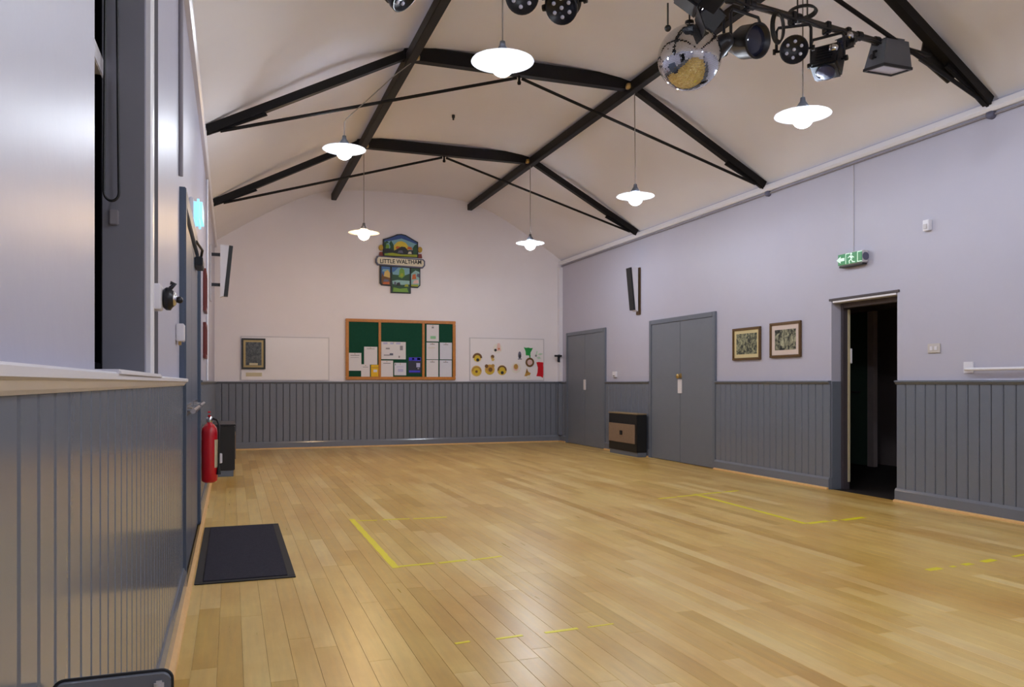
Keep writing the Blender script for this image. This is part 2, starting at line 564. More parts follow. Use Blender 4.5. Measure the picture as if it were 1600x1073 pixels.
for a, b in right_runs: dado(wr, 'X', XR, -1, max(a, 1.5), b - (.025 if b == YB else 0), 0.115)
for a, b in left_runs: dado(wl, 'X', XL, 1, max(a, -0.6), b - (.025 if b == YB else 0), 0.108)
dado(wb, 'Y', YB, -1, XL + .0, XR - .0, 0.112)
for a, b in right_runs:
    seg(wr, 'X', XR, -1, a, b, RAIL, 'dado_rail', 'grey').build('dado_rail', 'grey_dark', parent=wr)
for a, b in left_runs:
    seg(wl, 'X', XL, 1, a, b, RAIL, 'dado_rail', 'white').build('dado_rail', 'white' if a < 0 else 'grey_dark', parent=wl)
seg(wb, 'Y', YB, -1, XL, XR, RAIL, 'dado_rail', 'grey').build('dado_rail', 'grey_dark', parent=wb)
def many(name, runs, axis, at, sgn, prof, material, label):
    mb = MB()
    for a, b in runs:
        if axis == 'X': mb.prism([(at + d * sgn, z) for d, z in prof], 'Y', a, b)
        else: mb.prism([(p, z) for p, z in [(at + d * sgn, z) for d, z in prof]], 'X', a, b)
    return struct(mb.build(name, material, origin=(0, 0, 0)), label)
many('baseboard_right', right_runs, 'X', XR, -1, SKIRT, 'grey', 'grey skirting board along the right wall')
many('baseboard_left', left_runs, 'X', XL, 1, SKIRT, 'grey', 'grey skirting board along the left wall')
many('baseboard_back', [(XL + .04, XR - .04)], 'Y', YB, -1, SKIRT, 'grey', 'grey skirting board along the far wall')
many('trim_1', right_runs, 'X', XR, -1, BEAD, 'bead', 'pale pine bead at the foot of the right wall')
many('trim_2', [(YF, YB)], 'X', XL, 1, BEAD, 'bead', 'pale pine bead at the foot of the left wall')
many('trim_3', [(XL + .07, XR - .07)], 'Y', YB, -1, BEAD, 'bead', 'pale pine bead at the foot of the far wall')
# wall plates and the corner boxing
many('trim_4', [(YF, YB)], 'X', XR, -1, [(0, 3.45), (.04, 3.45), (.05, 3.46), (.06, 3.475), (.06, 3.52), (0, 3.52)], 'white', 'white wall plate under the right side of the ceiling')
many('trim_5', [(YF, YB)], 'X', XL, 1, [(0, 3.45), (.03, 3.45), (.045, 3.47), (.045, 3.52), (0, 3.52)], 'white', 'white wall plate under the left side of the ceiling')
mb = MB().box(XR - .075, XR, YB - .095, YB, DADO + .01, 3.405, .006)
struct(mb.build('trim_6', 'white'), 'white boxed pipe run in the far right corner')
mb = MB().box(XR - .095, XR - .02, YB - .115, YB - .03, .13, DADO - .03, .006)
struct(mb.build('trim_7', 'grey'), 'grey foot of the boxed pipe in the far right corner')

# doors ---------------------------------------------------------------
def double_door(name, D, label):
    y0, y1, _, z1 = D
    fr = MB()
    fr.box(XR - .03, XR + .12, y0 - .03, y0 + .035, 0, z1 + .03, .004)
    fr.box(XR - .03, XR + .12, y1 - .035, y1 + .03, 0, z1 + .03, .004)
    fr.box(XR - .03, XR + .12, y0 + .035, y1 - .035, z1 - .035, z1 + .03, .004)
    root = struct(fr.build(name, 'grey_dark', origin=(XR, (y0 + y1) / 2, 0)), label)
    ym = (y0 + y1) / 2
    for a, b in ((y0 + .038, ym - .002), (ym + .002, y1 - .038)):
        MB().box(XR - .018, XR + .03, a, b, 0.006, z1 - .038, .003).build('leaf', 'grey_door', parent=root)
    return root, ym
d1, ym1 = double_door('door_1', D1, 'grey double doors in the right wall nearest the far corner')
MB().box(XR - .030, XR - .0185, ym1 - .045, ym1 + .045, 1.02, 1.21, .004).build('notice_plate', 'paper', parent=d1)
d2, ym2 = double_door('door_2', D2, 'wide grey double doors beside the wall heater')
mb = MB().box(XR - .028, XR - .0185, ym2 - .055, ym2 + .055, 1.0, 1.20, .003)
mb.build('notice_plate', 'paper', parent=d2)
mb = MB(); mb.lathe([(.001, -.065), (.03, -.062), (.036, -.048), (.028, -.034), (.013, -.028), (.013, -.004), (.03, -.003), (.03, 0)], (XR - .018, ym2 - .01, 1.245), 20, 'X')
mb.build('knob', 'brass', parent=d2)
MB().box(XR - .024, XR - .0185, ym2 - .035, ym2 + .015, 1.225, 1.285).build('lock_plate', 'brass', parent=d2)

# the open doorway with its dark lobby
fr = MB()
y0, y1, _, z1 = D3
fr.box(XR - .012, XR + .03, y0 - .03, y1 + .03, z1, z1 + .025, .003)
fr.box(XR + .115, XR + .2, y0 + .006, y1 - .05, z1 - .075, z1 - .006, .003)
fr.box(XR + .115, XR + .2, y1 - .05, y1 - .0125, 0, z1 - .006, .003)
d3 = struct(fr.build('door_3', 'lobby_frame', origin=(XR, (y0 + y1) / 2, 0)), 'open doorway to a dark lobby in the right wall')
MB().box(XR, XR + .12, y1 - .012, y1 - .0005, 0.0, DADO, .002).build('jamb_panel', 'grey_dark', parent=d3)
MB().box(XR - .012, XR + .12, y1 - .014, y1 + .03, 0.0, .13, .002).build('plinth_block', 'grey_dark', parent=d3)
MB().box(XR + .12, XR + .19, y0 + .002, y0 + .014, 0.0, z1 - .06, .002).build('door_stop', 'lobby', parent=d3)
mb = MB().box(XR + .198, XR + .215, y1 - .075, y1 - .055, 1.36, 1.52, .004)
mb.build('keep_plate', 'white', parent=d3)
MB().box(XR + .170, XR + .198, y1 - .062, y1 - .0505, .08, z1 - .09, .002).build('pale_stop', 'cream', parent=d3)
MB().box(XR - .004, XR + .11, y0 + .01, y1 - .02, z1 - .022, z1 - .001, .002).build('head_lining', 'white', parent=d3)
LX0, LX1, LY0, LY1, LZ = XR + WT, 8.75, 5.2, 9.6, 2.45
def slab(name, b, m, label):
    return struct(MB().box(*b).build(name, m, origin=(b[0], b[2], b[4])), label)
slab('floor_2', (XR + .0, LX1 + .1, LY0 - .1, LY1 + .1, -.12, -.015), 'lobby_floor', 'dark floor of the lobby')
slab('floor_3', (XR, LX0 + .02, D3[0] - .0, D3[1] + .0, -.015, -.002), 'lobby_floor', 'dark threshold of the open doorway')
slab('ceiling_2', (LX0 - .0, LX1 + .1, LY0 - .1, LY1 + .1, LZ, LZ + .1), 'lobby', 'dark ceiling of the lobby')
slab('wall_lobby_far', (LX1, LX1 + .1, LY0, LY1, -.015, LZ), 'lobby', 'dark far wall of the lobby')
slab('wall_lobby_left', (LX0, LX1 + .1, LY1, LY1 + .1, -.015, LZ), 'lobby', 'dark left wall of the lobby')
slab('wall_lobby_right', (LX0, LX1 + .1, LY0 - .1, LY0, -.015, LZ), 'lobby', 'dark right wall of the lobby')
mb = MB().box(8.33, 8.40, 8.66, 8.78, -.01, 2.14, .004)
ld = struct(mb.build('door_4', 'lobby_post', origin=(8.36, 8.7, 0)), 'dark inner lobby door with a pale edge')
mb = MB().box(8.335, 8.385, 8.79, 9.55, 0.0, 2.12, .003); mb.build('leaf', 'lobby_door', parent=ld)
mb = MB().tube([(8.33, 8.9, 1.02), (8.28, 8.9, 1.02), (8.28, 9.02, 1.02)], .012, 8); mb.build('handle', 'chrome', parent=ld)
mb = MB().box(8.33, 8.40, 8.2, 9.55, 2.145, 2.30, .004); mb.build('head', 'lobby', parent=ld)

# left double doors (seen almost edge on)
y0, y1, _, z1 = LD
fr = MB()
fr.box(XL - .1, XL + .035, y0 - .07, y0 + .03, 0, z1 + .07, .005)
fr.box(XL - .1, XL + .035, y1 - .03, y1 + .07, 0, z1 + .07, .005)
fr.box(XL - .1, XL + .035, y0 + .03, y1 - .03, z1 - .03, z1 + .07, .005)
d5 = struct(fr.build('door_5', 'blue_door', origin=(XL, (y0 + y1) / 2, 0)), 'blue-grey double doors in the left wall by the black mat')
ym = (y0 + y1) / 2
for a, b in ((y0 + .033, ym - .002), (ym + .002, y1 - .033)):
    MB().box(XL - .05, XL + .012, a, b, .006, z1 - .033, .004).build('leaf', 'blue_door', parent=d5)
    mb = MB().box(XL + .012, XL + .02, (a + b) / 2 - .35, (a + b) / 2 + .35, .95, 1.02)
    mb.tube([(XL + .06, a + .12, .985), (XL + .06, b - .12, .985)], .016, 10)
    for yy in (a + .16, b - .16): mb.tube([(XL + .015, yy, .985), (XL + .06, yy, .985)], .014, 8)
    mb.build('push_bar', 'chrome', parent=d5)
mb = MB().box(XL + .012, XL + .07, y1 - .62, y1 - .30, z1 - .14, z1 - .075, .006)
mb.tube([(XL + .05, y1 - .45, z1 - .07), (XL + .07, y1 - .7, z1 - .04), (XL + .035, y1 - .9, z1 - .01)], .01, 6)
mb.build('door_closer', 'black_metal', parent=d5)

# left window reveal, seen at a glancing angle
y0, y1, z0, z1 = LWIN
xw = XL - .13
fr = MB()
for a, b, c, d in ((y0, y0 + .045, z0, z1), (y1 - .04, y1, z0, z1), (y0 + .045, y1 - .04, z0, z0 + .05), (y0 + .045, y1 - .04, z1 - .05, z1)):
    fr.box(xw - .05, xw, a, b, c, d, .003)
win = struct(fr.build('window_1', 'glass_dark', origin=(xw, (y0 + y1) / 2, z0)), 'dark window in a deep reveal in the near left wall')
MB().box(xw - .05, xw + .004, y0 + .045, y1 - .004, 2.15, 2.21, .003).build('transom', 'white', parent=win)
MB().box(xw - .03, xw - .02, y0 + .045, y1 - .04, z0 + .05, 2.15).build('pane', 'glass_dark', parent=win)
MB().box(xw - .03, xw - .02, y0 + .045, y1 - .04, 2.21, z1 - .05).build('pane', 'glass_dark', parent=win)
MB().box(xw - .005, XL + .05, y0 - .0, y1 + .0, DADO + .0, DADO + .014, .004).build('sill', 'white', parent=win)
mb = MB().prism([(XL, y1 + .0), (XL + .014, y1 + .0), (XL + .020, y1 + .012), (XL + .020, y1 + .07), (XL + .012, y1 + .085), (XL + .006, y1 + .1), (XL, y1 + .1)], 'Z', DADO + .01, 3.0)
mb.build('architrave', 'white', parent=win)
MB().box(xw, XL - .004, y1 - .008, y1 - .0005, DADO + .015, 2.94).build('reveal_lining', 'reveal_grey', parent=win)
MB().box(XL + .0003, XL + .004, y1 + .16, y1 + .42, DADO + .01, 3.3).build('shadow_strip', 'shadow_grey', parent=win)  # flat dark strip painted as the shadow beside the architrave
mb = MB().box(xw, xw + .05, y0 + .005, y1 - .04, z1 - .09, z1 - .01, .01); mb.build('blind_roll', 'white', parent=win)

# ================================================================== ROOF TRUSSES
def bar_between(mb, a, b, wy, h):
    """rectangular member in the plane of a truss: wy thick along y, h deep"""
    a = Vector(a); b = Vector(b)
    d = (b - a).normalized(); nrm = Vector((-d.z, 0, d.x))
    vs = []
    for p in (a, b):
        for sy in (-.5, .5):
            for sn in (-.5, .5): vs.append(p + Vector((0, sy * wy, 0)) + nrm * sn * h)
    mb._add(vs, [(0, 1, 3, 2), (4, 6, 7, 5), (0, 4, 5, 1), (2, 3, 7, 6), (0, 2, 6, 4), (1, 5, 7, 3)])
def truss(Y, label, dz=0.0, th=.08):
    r = thing('roof_truss', (CX, Y, 3.5), label, 'roof truss', 'black roof trusses')
    zf, zk = 3.535, 4.525
    for s, xf, xk in ((-1, XL + .05, KL), (1, XR - .05, KR)):
        mb = MB(); bar_between(mb, (xf, Y, zf), (xk, Y, zk + dz), .075, th); mb.build('rafter', 'beam', parent=r)
        mb = MB(); mb.tube([(xf - s * .12, Y, zf + .005), (CX + s * .03, Y, 4.425)], .017, 8); mb.build('tie_rod', 'beam', parent=r)
        # plate riveted where rod and rafter meet the wall
        mb = MB(); mb.prism([(xf, zf - .05), (xf - s * .55, zf + .20), (xf - s * .50, zf + .265), (xf, zf + .04)], 'Y', Y - .012, Y + .012)
        mb.build('foot_plate', 'beam', parent=r)
        mb = MB(); mb.lathe([(.001, -.03), (.035, -.026), (.04, 0), (.03, .03), (.001, .032)], (xk - s * .052, Y - .10, 4.46), 14)
        mb.build('hook_plate', 'brass', parent=r)
    mb = MB(); bar_between(mb, (KL - .06, Y, zk), (KR + .06, Y, zk), .09, .15); mb.build('collar', 'beam', parent=r)
    mb = MB(); mb.lathe([(.018, 4.36), (.022, 4.38), (.014, 4.40), (.014, 4.45)], (CX, Y, 0), 12); mb.build('rod_boss', 'beam', parent=r)
    return r
t3 = truss(Y3, 'black iron roof truss nearest the camera, behind the stage lights', 0.0, .085)
pv = Vector((6.06, Y3, 0)); R3 = Matrix.Rotation(.11, 4, 'Z')      # it stands a little askew of the others
t3.location = pv + R3 @ (t3.location - pv); t3.rotation_euler = (0, 0, .11)
truss(Y1, 'middle black iron roof truss, its collar behind the large near lamp')
truss(Y2, 'black iron roof truss nearest the far wall')
for x, lab in ((KL, 'left black purlin running the length of the ceiling'), (KR, 'right black purlin running the length of the ceiling')):
    mb = MB().box(x - .045, x + .045, YF, YB, 4.40, 4.515, .006)
    tag(mb.build('purlin', 'beam'), lab, 'beam', 'black purlins')

# ================================================================== PENDANT LAMPS
def make_lamp(x, y, zt, label, path, glob='globe'):
    r = thing('pendant_lamp', (x, y, 3.2), label, 'lamp', 'enamel pendant lamps')
    mb = MB()
    mb.lathe([(.001, 3.284), (.05, 3.2835), (.211, 3.247), (.214, 3.242), (.210, 3.240), (.05, 3.275), (.001, 3.278)], (x, y, 0), 40)
    mb.build('shade', 'shade', parent=r)
    mb = MB(); mb.ball((x, y, 3.222), .080, 16, 12); mb.build('globe', glob, parent=r)
    mb = MB(); mb.lathe([(.001, 3.385), (.018, 3.38), (.022, 3.35), (.045, 3.315), (.058, 3.293), (.056, 3.286), (.001, 3.286)], (x, y, 0), 14); mb.build('lamp_holder', 'flood_grey', parent=r)
    mb = MB(); mb.tube([(x, y, 3.37)] + path, .0055, 6); mb.build('cord', 'cord', parent=r)
    return r
lamps = [
    (1.735, Y3 + .09, [(1.735, Y3 + .09, 4.33)], 'globe', 'large near pendant lamp hanging in front of the middle truss collar'),
    (4.215, Y3 + .09, [(4.215, Y3 + .09, 4.398)], 'globe', 'white pendant lamp on the right hanging under the stage lights'),
    (4.28, Y1 - .08, [(4.27, Y1 - .08, 4.398)], 'globe', 'white pendant lamp hanging from the right knee of the middle truss'),
    (4.23, Y2 - .08, [(4.23, Y2 - .08, 4.398)], 'globe_bright', 'white pendant lamp to the right of the village sign'),
    (1.745, Y2 - .08, [(1.745, Y2 - .08, 4.398)], 'globe_warm', 'warm yellow pendant lamp to the left of the village sign'),
    (1.70, 1.9, [(1.70, 1.9, 4.398)], 'globe', 'added unseen left pendant lamp over the near end of the hall'),  # this pair is added out of view for its light
    (4.23, 1.9, [(4.23, 1.9, 4.398)], 'globe', 'added unseen right pendant lamp over the near end of the hall'),
    (1.70, -1.2, [(1.70, -1.2, 4.398)], 'globe', 'added unseen left pendant lamp behind the camera'),  # pair added behind the camera to brighten the near floor
    (4.23, -1.2, [(4.23, -1.2, 4.398)], 'globe', 'added unseen right pendant lamp behind the camera'),
]
for i, (x, y, path, g, lab) in enumerate(lamps):
    o = make_lamp(x, y, 0, lab, path, g)
    if i == 0: o.location.z += .085
lx = 1.063
lt = make_lamp(lx, Y1, 0, 'pendant lamp with its cord looped over the left tie rod of the middle truss',
               [(lx, Y1, 3.755), (lx + .02, Y1 - .005, 3.785), (1.55, Y1 - .07, 4.25), (KL, Y1 - .08, 4.398)])
lt.location.z += .235
for ch in lt.children:      # the cord keeps its hook while the lamp hangs higher
    if ch.name.startswith('cord'):
        for v in ch.data.vertices:
            if v.co.z > .4: v.co.z -= .235
            

# ================================================================== LIGHTING BAR, MIRROR BALL, STAGE LIGHTS
def barp(x): return Vector((x, 4.85 + (x - 3.98) * .138, 3.845))
bar = thing('lighting_bar', barp(3.0), 'grey metal lighting bar hung across the hall for the stage lights', 'lighting bar')
mb = MB().tube([barp(-0.02), barp(1.5), barp(3), barp(4.5), barp(5.62)], .025, 12); mb.build('pipe', 'bar_metal', parent=bar)
for x in (2.3, 3.95, 4.05):
    p = barp(x); mb = MB().tube([p, (p.x, p.y, 4.56)], .006, 6); mb.build('hanger', 'dark_cord', parent=bar)
p = barp(5.42)
mb = MB().prism([(5.32, 3.80), (5.62, 3.64), (5.70, 3.70), (5.46, 3.99), (5.36, 3.97)], 'Y', p.y - .02, p.y - .008)
mb.build('end_bracket', 'bar_metal', parent=bar)
mb = MB().tube([(5.3, p.y - .03, 3.79), (5.55, p.y - .03, 3.70)], .012, 8); mb.build('end_stay', 'black_metal', parent=bar)
for x in (2.5, 3.3, 3.5, 3.95, 4.6, 4.8):
    mb = MB(); q = barp(x); mb.tube([q - Vector((.02, 0, 0)), q + Vector((.02, 0, 0))], .036, 12); mb.build('clamp_band', 'black_metal', parent=bar)
# mains cable slung along the bar
mb = MB()
path = []
for i in range(46):
    x = 1.5 + i * .08; q = barp(x)
    path.append((x, q.y - .034, q.z - .012 - .022 * abs(math.sin(i * .7))))
mb.tube(path, .009, 6)
mb.build('mains_cable', 'black', parent=bar)

# mirror ball
bc = Vector((2.945, 4.71, 3.366)); br = .215
ball = thing('mirror_ball', (bc.x, bc.y, bc.z - br), 'silver mirror ball hanging from the lighting bar', 'mirror ball')
mb = MB(); mb.ball(bc, br - .004, 32, 20); mb.build('core', 'grey_dark', parent=ball)
mb = MB()
NR = 66
for i in range(NR):
    t0, t1 = PI * i / NR, PI * (i + 1) / NR
    tm = (t0 + t1) / 2
    ns = max(4, int(round(2 * NR * math.sin(tm))))
    g = .0005
    for j in range(ns):
        a0, a1 = 2 * PI * j / ns, 2 * PI * (j + 1) / ns
        am = (a0 + a1) / 2
        nrm = Vector((math.sin(tm) * math.cos(am), math.sin(tm) * math.sin(am), math.cos(tm)))
        ex = Vector((-math.sin(am), math.cos(am), 0)); ey = nrm.cross(ex)
        hw = br * math.sin(tm) * (a1 - a0) / 2 - g; hh = br * (t1 - t0) / 2 - g
        c = bc + nrm * br
        mb._add([c - ex * hw - ey * hh, c + ex * hw - ey * hh, c + ex * hw + ey * hh, c - ex * hw + ey * hh], [(0, 1, 2, 3)])
o = mb.build('mirror_tiles', 'mirror', parent=ball); o['kind'] = 'stuff'
mb = MB(); mb.lathe([(.001, bc.z + br + .035), (.03, bc.z + br + .033), (.034, bc.z + br - .004), (.001, bc.z + br - .006)], (bc.x, bc.y, 0), 16); mb.build('cap', 'black_metal', parent=ball)
mb = MB(); mb.tube([(bc.x, bc.y, bc.z + br + .03), (bc.x, bc.y, 3.70)], .006, 8); mb.build('rod', 'black_metal', parent=ball)
mb = MB(); mb.lathe([(.001, 3.69), (.038, 3.692), (.042, 3.70), (.042, 3.77), (.03, 3.79), (.001, 3.79)], (bc.x, bc.y - .01, 0), 20); mb.build('motor', 'black', parent=ball)
mb = MB(); mb.tube([(bc.x, bc.y - .01, 3.78), tuple(barp(bc.x))], .014, 8); mb.build('motor_bracket', 'black_metal', parent=ball)

def yoke(parent, pos, aim, r, top, spread):
    """u-shaped yoke from the two side knobs up to the clamp under the bar"""
    m = frame_to(pos, aim)
    sx = m.to_3x3() @ Vector((1, 0, 0))
    P = Vector(pos)
    a, b = P - sx * (r + spread), P + sx * (r + spread)
    top = Vector(top); zt = top.z - .075
    ta, tb = Vector((a.x, a.y, zt)), Vector((b.x, b.y, zt))
    mb = MB().tube([a, a.lerp(ta, .85), ta.lerp(tb, .06), ta.lerp(tb, .5), tb.lerp(ta, .06), b.lerp(tb, .85), b], .011, 8)
    mb.build('yoke', 'black_metal', parent=parent)
    for q, s in ((a, -1), (b, 1)):
        mb = MB().tube([q - sx * s * (spread + .012), q + sx * s * .004, q + sx * s * .005, q + sx * s * .026], [.009, .009, .022, .020], 10)
        mb.build('tilt_knob', 'black', parent=parent)
    mid = ta.lerp(tb, .5)
    mb = MB().tube([mid, (top.x, top.y, top.z - .04)], .012, 8)
    mb.box(top.x - .022, top.x + .022, top.y - .035, top.y + .035, top.z - .055, top.z + .034, .008)
    mb.build('hook_clamp', 'black_metal', parent=parent)

def led_par(pos, aim, barx, label, r=.10, ln=.17):
    o = thing('led_par_light', pos, label, 'stage light', 'round LED stage lights')
    m = frame_to(pos, aim)
    mb = MB(); mb.T = m
    mb.lathe([(.001, -ln * .62), (r * .55, -ln * .6), (r * .85, -ln * .42), (r * .9, -ln * .3), (r * .9, ln * .30), (r, ln * .32), (r, ln * .5), (r * .93, ln * .5), (r * .90, ln * .42), (.001, ln * .42)], (0, 0, 0), 28)
    for k in range(4):
        mb.lathe([(r * .9, -ln * .28 + k * .02), (r * .97, -ln * .275 + k * .02), (r * .97, -ln * .255 + k * .02), (r * .9, -ln * .25 + k * .02)], (0, 0, 0), 28)
    mb.build('housing', 'black_metal', parent=o)
    for k in range(7):
        a = PI / 3 * k + .4
        c = (0, 0) if k == 6 else (r * .55 * math.cos(a), r * .55 * math.sin(a))
        mb = MB(); mb.T = m
        mb.lathe([(0.0125, ln * .42), (.0125, ln * .45), (.009, ln * .47), (.001, ln * .475)], (c[0], c[1], 0), 12)
        mb.build('lens', 'lens', parent=o)
    yoke(o, pos, aim, r, barp(barx), .02)
    return o
led_par((1.66, 4.53, 3.494), (-.25, -.8, -.45), 1.66, 'left one of the two paired LED stage lights at the top edge')
led_par((1.96, 4.57, 3.513), (-.50, -.55, -.65), 1.96, 'right one of the two paired LED stage lights at the top edge')
led_par((.87, 4.42, 3.37), (.6, -.3, -.7), .87, 'lone LED stage light at the top edge left of the near lamp')
led_par((3.898, 4.825, 3.596), (-.62, -.85, -.38), 3.898, 'LED stage light with seven lenses between the mirror ball and the right lamp')

def can_light(pos, aim, barx, label, r=.13, ln=.30):
    o = thing('par_can', pos, label, 'stage light')
    m = frame_to(pos, aim)
    mb = MB(); mb.T = m
    mb.lathe([(.001, -ln * .55), (r * .45, -ln * .53), (r * .6, -ln * .40), (r * .8, -ln * .2), (r * .95, -ln * .05), (r * .95, ln * .38), (r, ln * .40), (r, ln * .45), (r * .88, ln * .45), (r * .86, ln * .30), (.001, ln * .30)], (0, 0, 0), 28)
    mb.build('housing', 'black_metal', parent=o)
    mb = MB(); mb.T = m
    mb.lathe([(r * .84, ln * .31), (r * .6, ln * .36), (r * .3, ln * .385), (.001, ln * .39)], (0, 0, 0), 24); mb.build('lens', 'lens_dark', parent=o)
    yoke(o, pos, aim, r, barp(barx), .025)
    return o
can_light((3.44, 4.77, 3.566), (.18, -.9, -.25), 3.44, 'big black par can with a dark round lens, right of the mirror ball', .12, .27)
can_light((3.20, 4.76, 3.49), (-.5, .8, -.4), 3.20, 'smaller black par can aimed away, tucked behind the mirror ball', .085, .22)

# fresnel aimed down
def fresnel(pos, aim, barx, label, sz=(.20, .17, .21), doors=False, name='fresnel_light'):
    o = thing(name, pos, label, 'stage light')
    m = frame_to(pos, aim)
    w_, h_, l_ = sz
    mb = MB(); mb.T = m
    mb.box(-w_ / 2, w_ / 2, -h_ / 2, h_ / 2, -l_ / 2, l_ / 2, .015)
    for k in range(5): mb.box(-w_ * .3, w_ * .3, h_ / 2, h_ / 2 + .006, -l_ * .35 + k * .03, -l_ * .35 + k * .03 + .012)
    mb.build('housing', 'black_metal', parent=o)
    mb = MB(); mb.T = m
    mb.lathe([(h_ * .40, l_ / 2), (h_ * .40, l_ / 2 + .012), (h_ * .36, l_ / 2 + .014), (h_ * .2, l_ / 2 + .024), (.001, l_ / 2 + .028)], (0, 0, 0), 24)
    mb.build('lens', 'lens_dark', parent=o)
    mb = MB(); mb.T = m
    mb.lathe([(.001, .04), (.03, .036), (.035, .0)], (w_ * .3, h_ / 2, -l_ * .2), 12); mb.build('cable_gland', 'chrome', parent=o)
    if doors:
        for s in (-1, 1):
            for ax in (0, 1):
                mb = MB(); mb.T = m
                e = (w_ if ax == 0 else h_) / 2; f = (h_ if ax == 0 else w_) / 2
                q = [(s * e, -f * .9, l_ / 2), (s * e, f * .9, l_ / 2), (s * (e + .09), f * 1.25, l_ / 2 + .13), (s * (e + .09), -f * 1.25, l_ / 2 + .13)]
                if ax == 1: q = [(b, a, c) for a, b, c in q]
                q2 = [(a * 1.03, b * 1.03, c - .006) for a, b, c in q]
                mb._add(q + q2, [(0, 1, 2, 3), (7, 6, 5, 4), (0, 4, 5, 1), (1, 5, 6, 2), (2, 6, 7, 3), (3, 7, 4, 0)])
                mb.build('barn_door', 'black', parent=o)
    yoke(o, pos, aim, w_ / 2, barp(barx), .02)
    return o
fresnel((4.253, 4.88, 3.576), (-.38, -.25, -.85), 4.253, 'square black stage lamp aimed down, right of the seven-lens light')
f2 = fresnel((2.85, 4.52, 3.69), (.5, -.25, -.45), 2.84, 'black barn-door stage lamp above the mirror ball', (.19, .16, .20), True, 'barn_door_light')
mb = MB().tube([(2.70, 4.58, 3.64), (2.70, 4.58, 3.50)], .006, 6); mb.build('safety_cord', 'dark_cord', parent=f2)
mb = MB().ball((2.70, 4.58, 3.475), .022, 12, 8); mb.build('cord_weight', 'black', parent=f2)
fresnel((4.45, 4.91, 3.755), (-.8, -.2, -.35), 4.47, 'small dark spot lamp between the square lamp and the floodlight', (.09, .09, .14), False, 'spot_light')

# ribbed floodlight at the right end of the bar
pos = Vector((4.93, 4.97, 3.72))
o = thing('floodlight', pos, 'grey ribbed floodlight at the right end of the lighting bar', 'stage light')
m = frame_to(pos, (.0, .12, -.98))
mb = MB(); mb.T = m
mb._add([(-.11, -.08, -.13), (.11, -.08, -.13), (.11, .08, -.13), (-.11, .08, -.13), (-.14, -.105, .07), (.14, -.105, .07), (.14, .105, .07), (-.14, .105, .07)],
        [(0, 3, 2, 1), (0, 1, 5, 4), (1, 2, 6, 5), (2, 3, 7, 6), (3, 0, 4, 7), (4, 5, 6, 7)])
for k in range(7): mb.box(-.085, .085, -.062 + k * .02, -.056 + k * .02, -.15, -.13)
mb.build('housing', 'flood_grey', parent=o)
mb = MB(); mb.T = m; mb.box(-.13, .13, -.095, .095, .071, .078); mb.build('glass', 'lens', parent=o)
mb = MB(); mb.T = m
for a, b, c, d in ((-.145, .145, -.11, -.093), (-.145, .145, .093, .11), (-.145, -.128, -.093, .093), (.128, .145, -.093, .093)): mb.box(a, b, c, d, .066, .088)
mb.build('bezel', 'black_metal', parent=o)
yoke(o, pos, (.0, .12, -.98), .13, barp(5.0), .02)

# coils of spare cable
def coil(c, r, nrm, label, tilt=1.0):
    m = frame_to(c, nrm, (0, .2, 1))
    mb = MB(); mb.T = m
    for k in range(3):
        rr = r * (1 - .06 * k)
        mb.tube([(rr * .6 * tilt * math.cos(2 * PI * i / 28), rr * math.sin(2 * PI * i / 28), .008 * k) for i in range(28)], .008, 6, closed=True)
    return tag(mb.build('cable_coil', 'black'), label, 'cable', 'coils of black cable')
q = barp(3.72); coil((q.x, q.y - .03, q.z - .13), .115, (.3, -1, 0), 'oval coil of black cable hung beside the seven-lens light')
q = barp(4.0); coil((q.x, q.y + .01, q.z + .05), .11, (0.05, 0.05, 1), 'flat coil of black cable lying round the bar hangers', 1.5)
# small hook in the ceiling between the trusses
mb = MB(); mb.lathe([(.02, 4.64), (.022, 4.60), (.012, 4.585), (.012, 4.565), (.001, 4.56)], (2.72, 10.0, 0), 12)
tag(mb.build('ceiling_hook', 'black'), 'small black hook in the ceiling between the two far trusses', 'hook')

# ================================================================== BACK WALL
YW = YB
# village sign: drawing units are about 1.3 mm, x from the middle, z down from the crown
def sg(cx, cy): return (2.915 + (cx - 590) * .00131, 3.865 - (cy - 143) * .00131)
def sp(pts): return [sg(a, b) for a, b in pts]
root = thing('village_sign', (2.915, YW, 2.79), 'painted wooden village sign hanging high on the far wall', 'sign')
mb = MB()
top_o = [(345, 460), (345, 225), (400, 208), (470, 180), (540, 148), (600, 140), (660, 150), (730, 185), (790, 218), (838, 240), (838, 460)]
mb.prism(sp(top_o), 'Y', YW - .05, YW - .001); mb.build('top_panel', 'dark', parent=root); tp = root.children[-1]
def paint(parent, name, pieces, y0):
    """relief-painted picture: each piece its own colour, a touch proud of the one before"""
    mb = MB(); names = []
    for i, (c, pts) in enumerate(pieces):
        if c not in names: names.append(c)
        mb.m = names.index(c)
        mb.prism(sp(pts), 'Y', y0 - .0012 * (i + 1), y0)
    return mb.build(name, names, parent=parent)
def par(o):
    return o
tpo = [c for c in root.children if c.name.startswith('top_panel')][0]
inner = [(362, 452), (362, 238), (410, 222), (475, 196), (545, 164), (600, 156), (655, 166), (722, 200), (780, 230), (820, 252), (820, 452)]
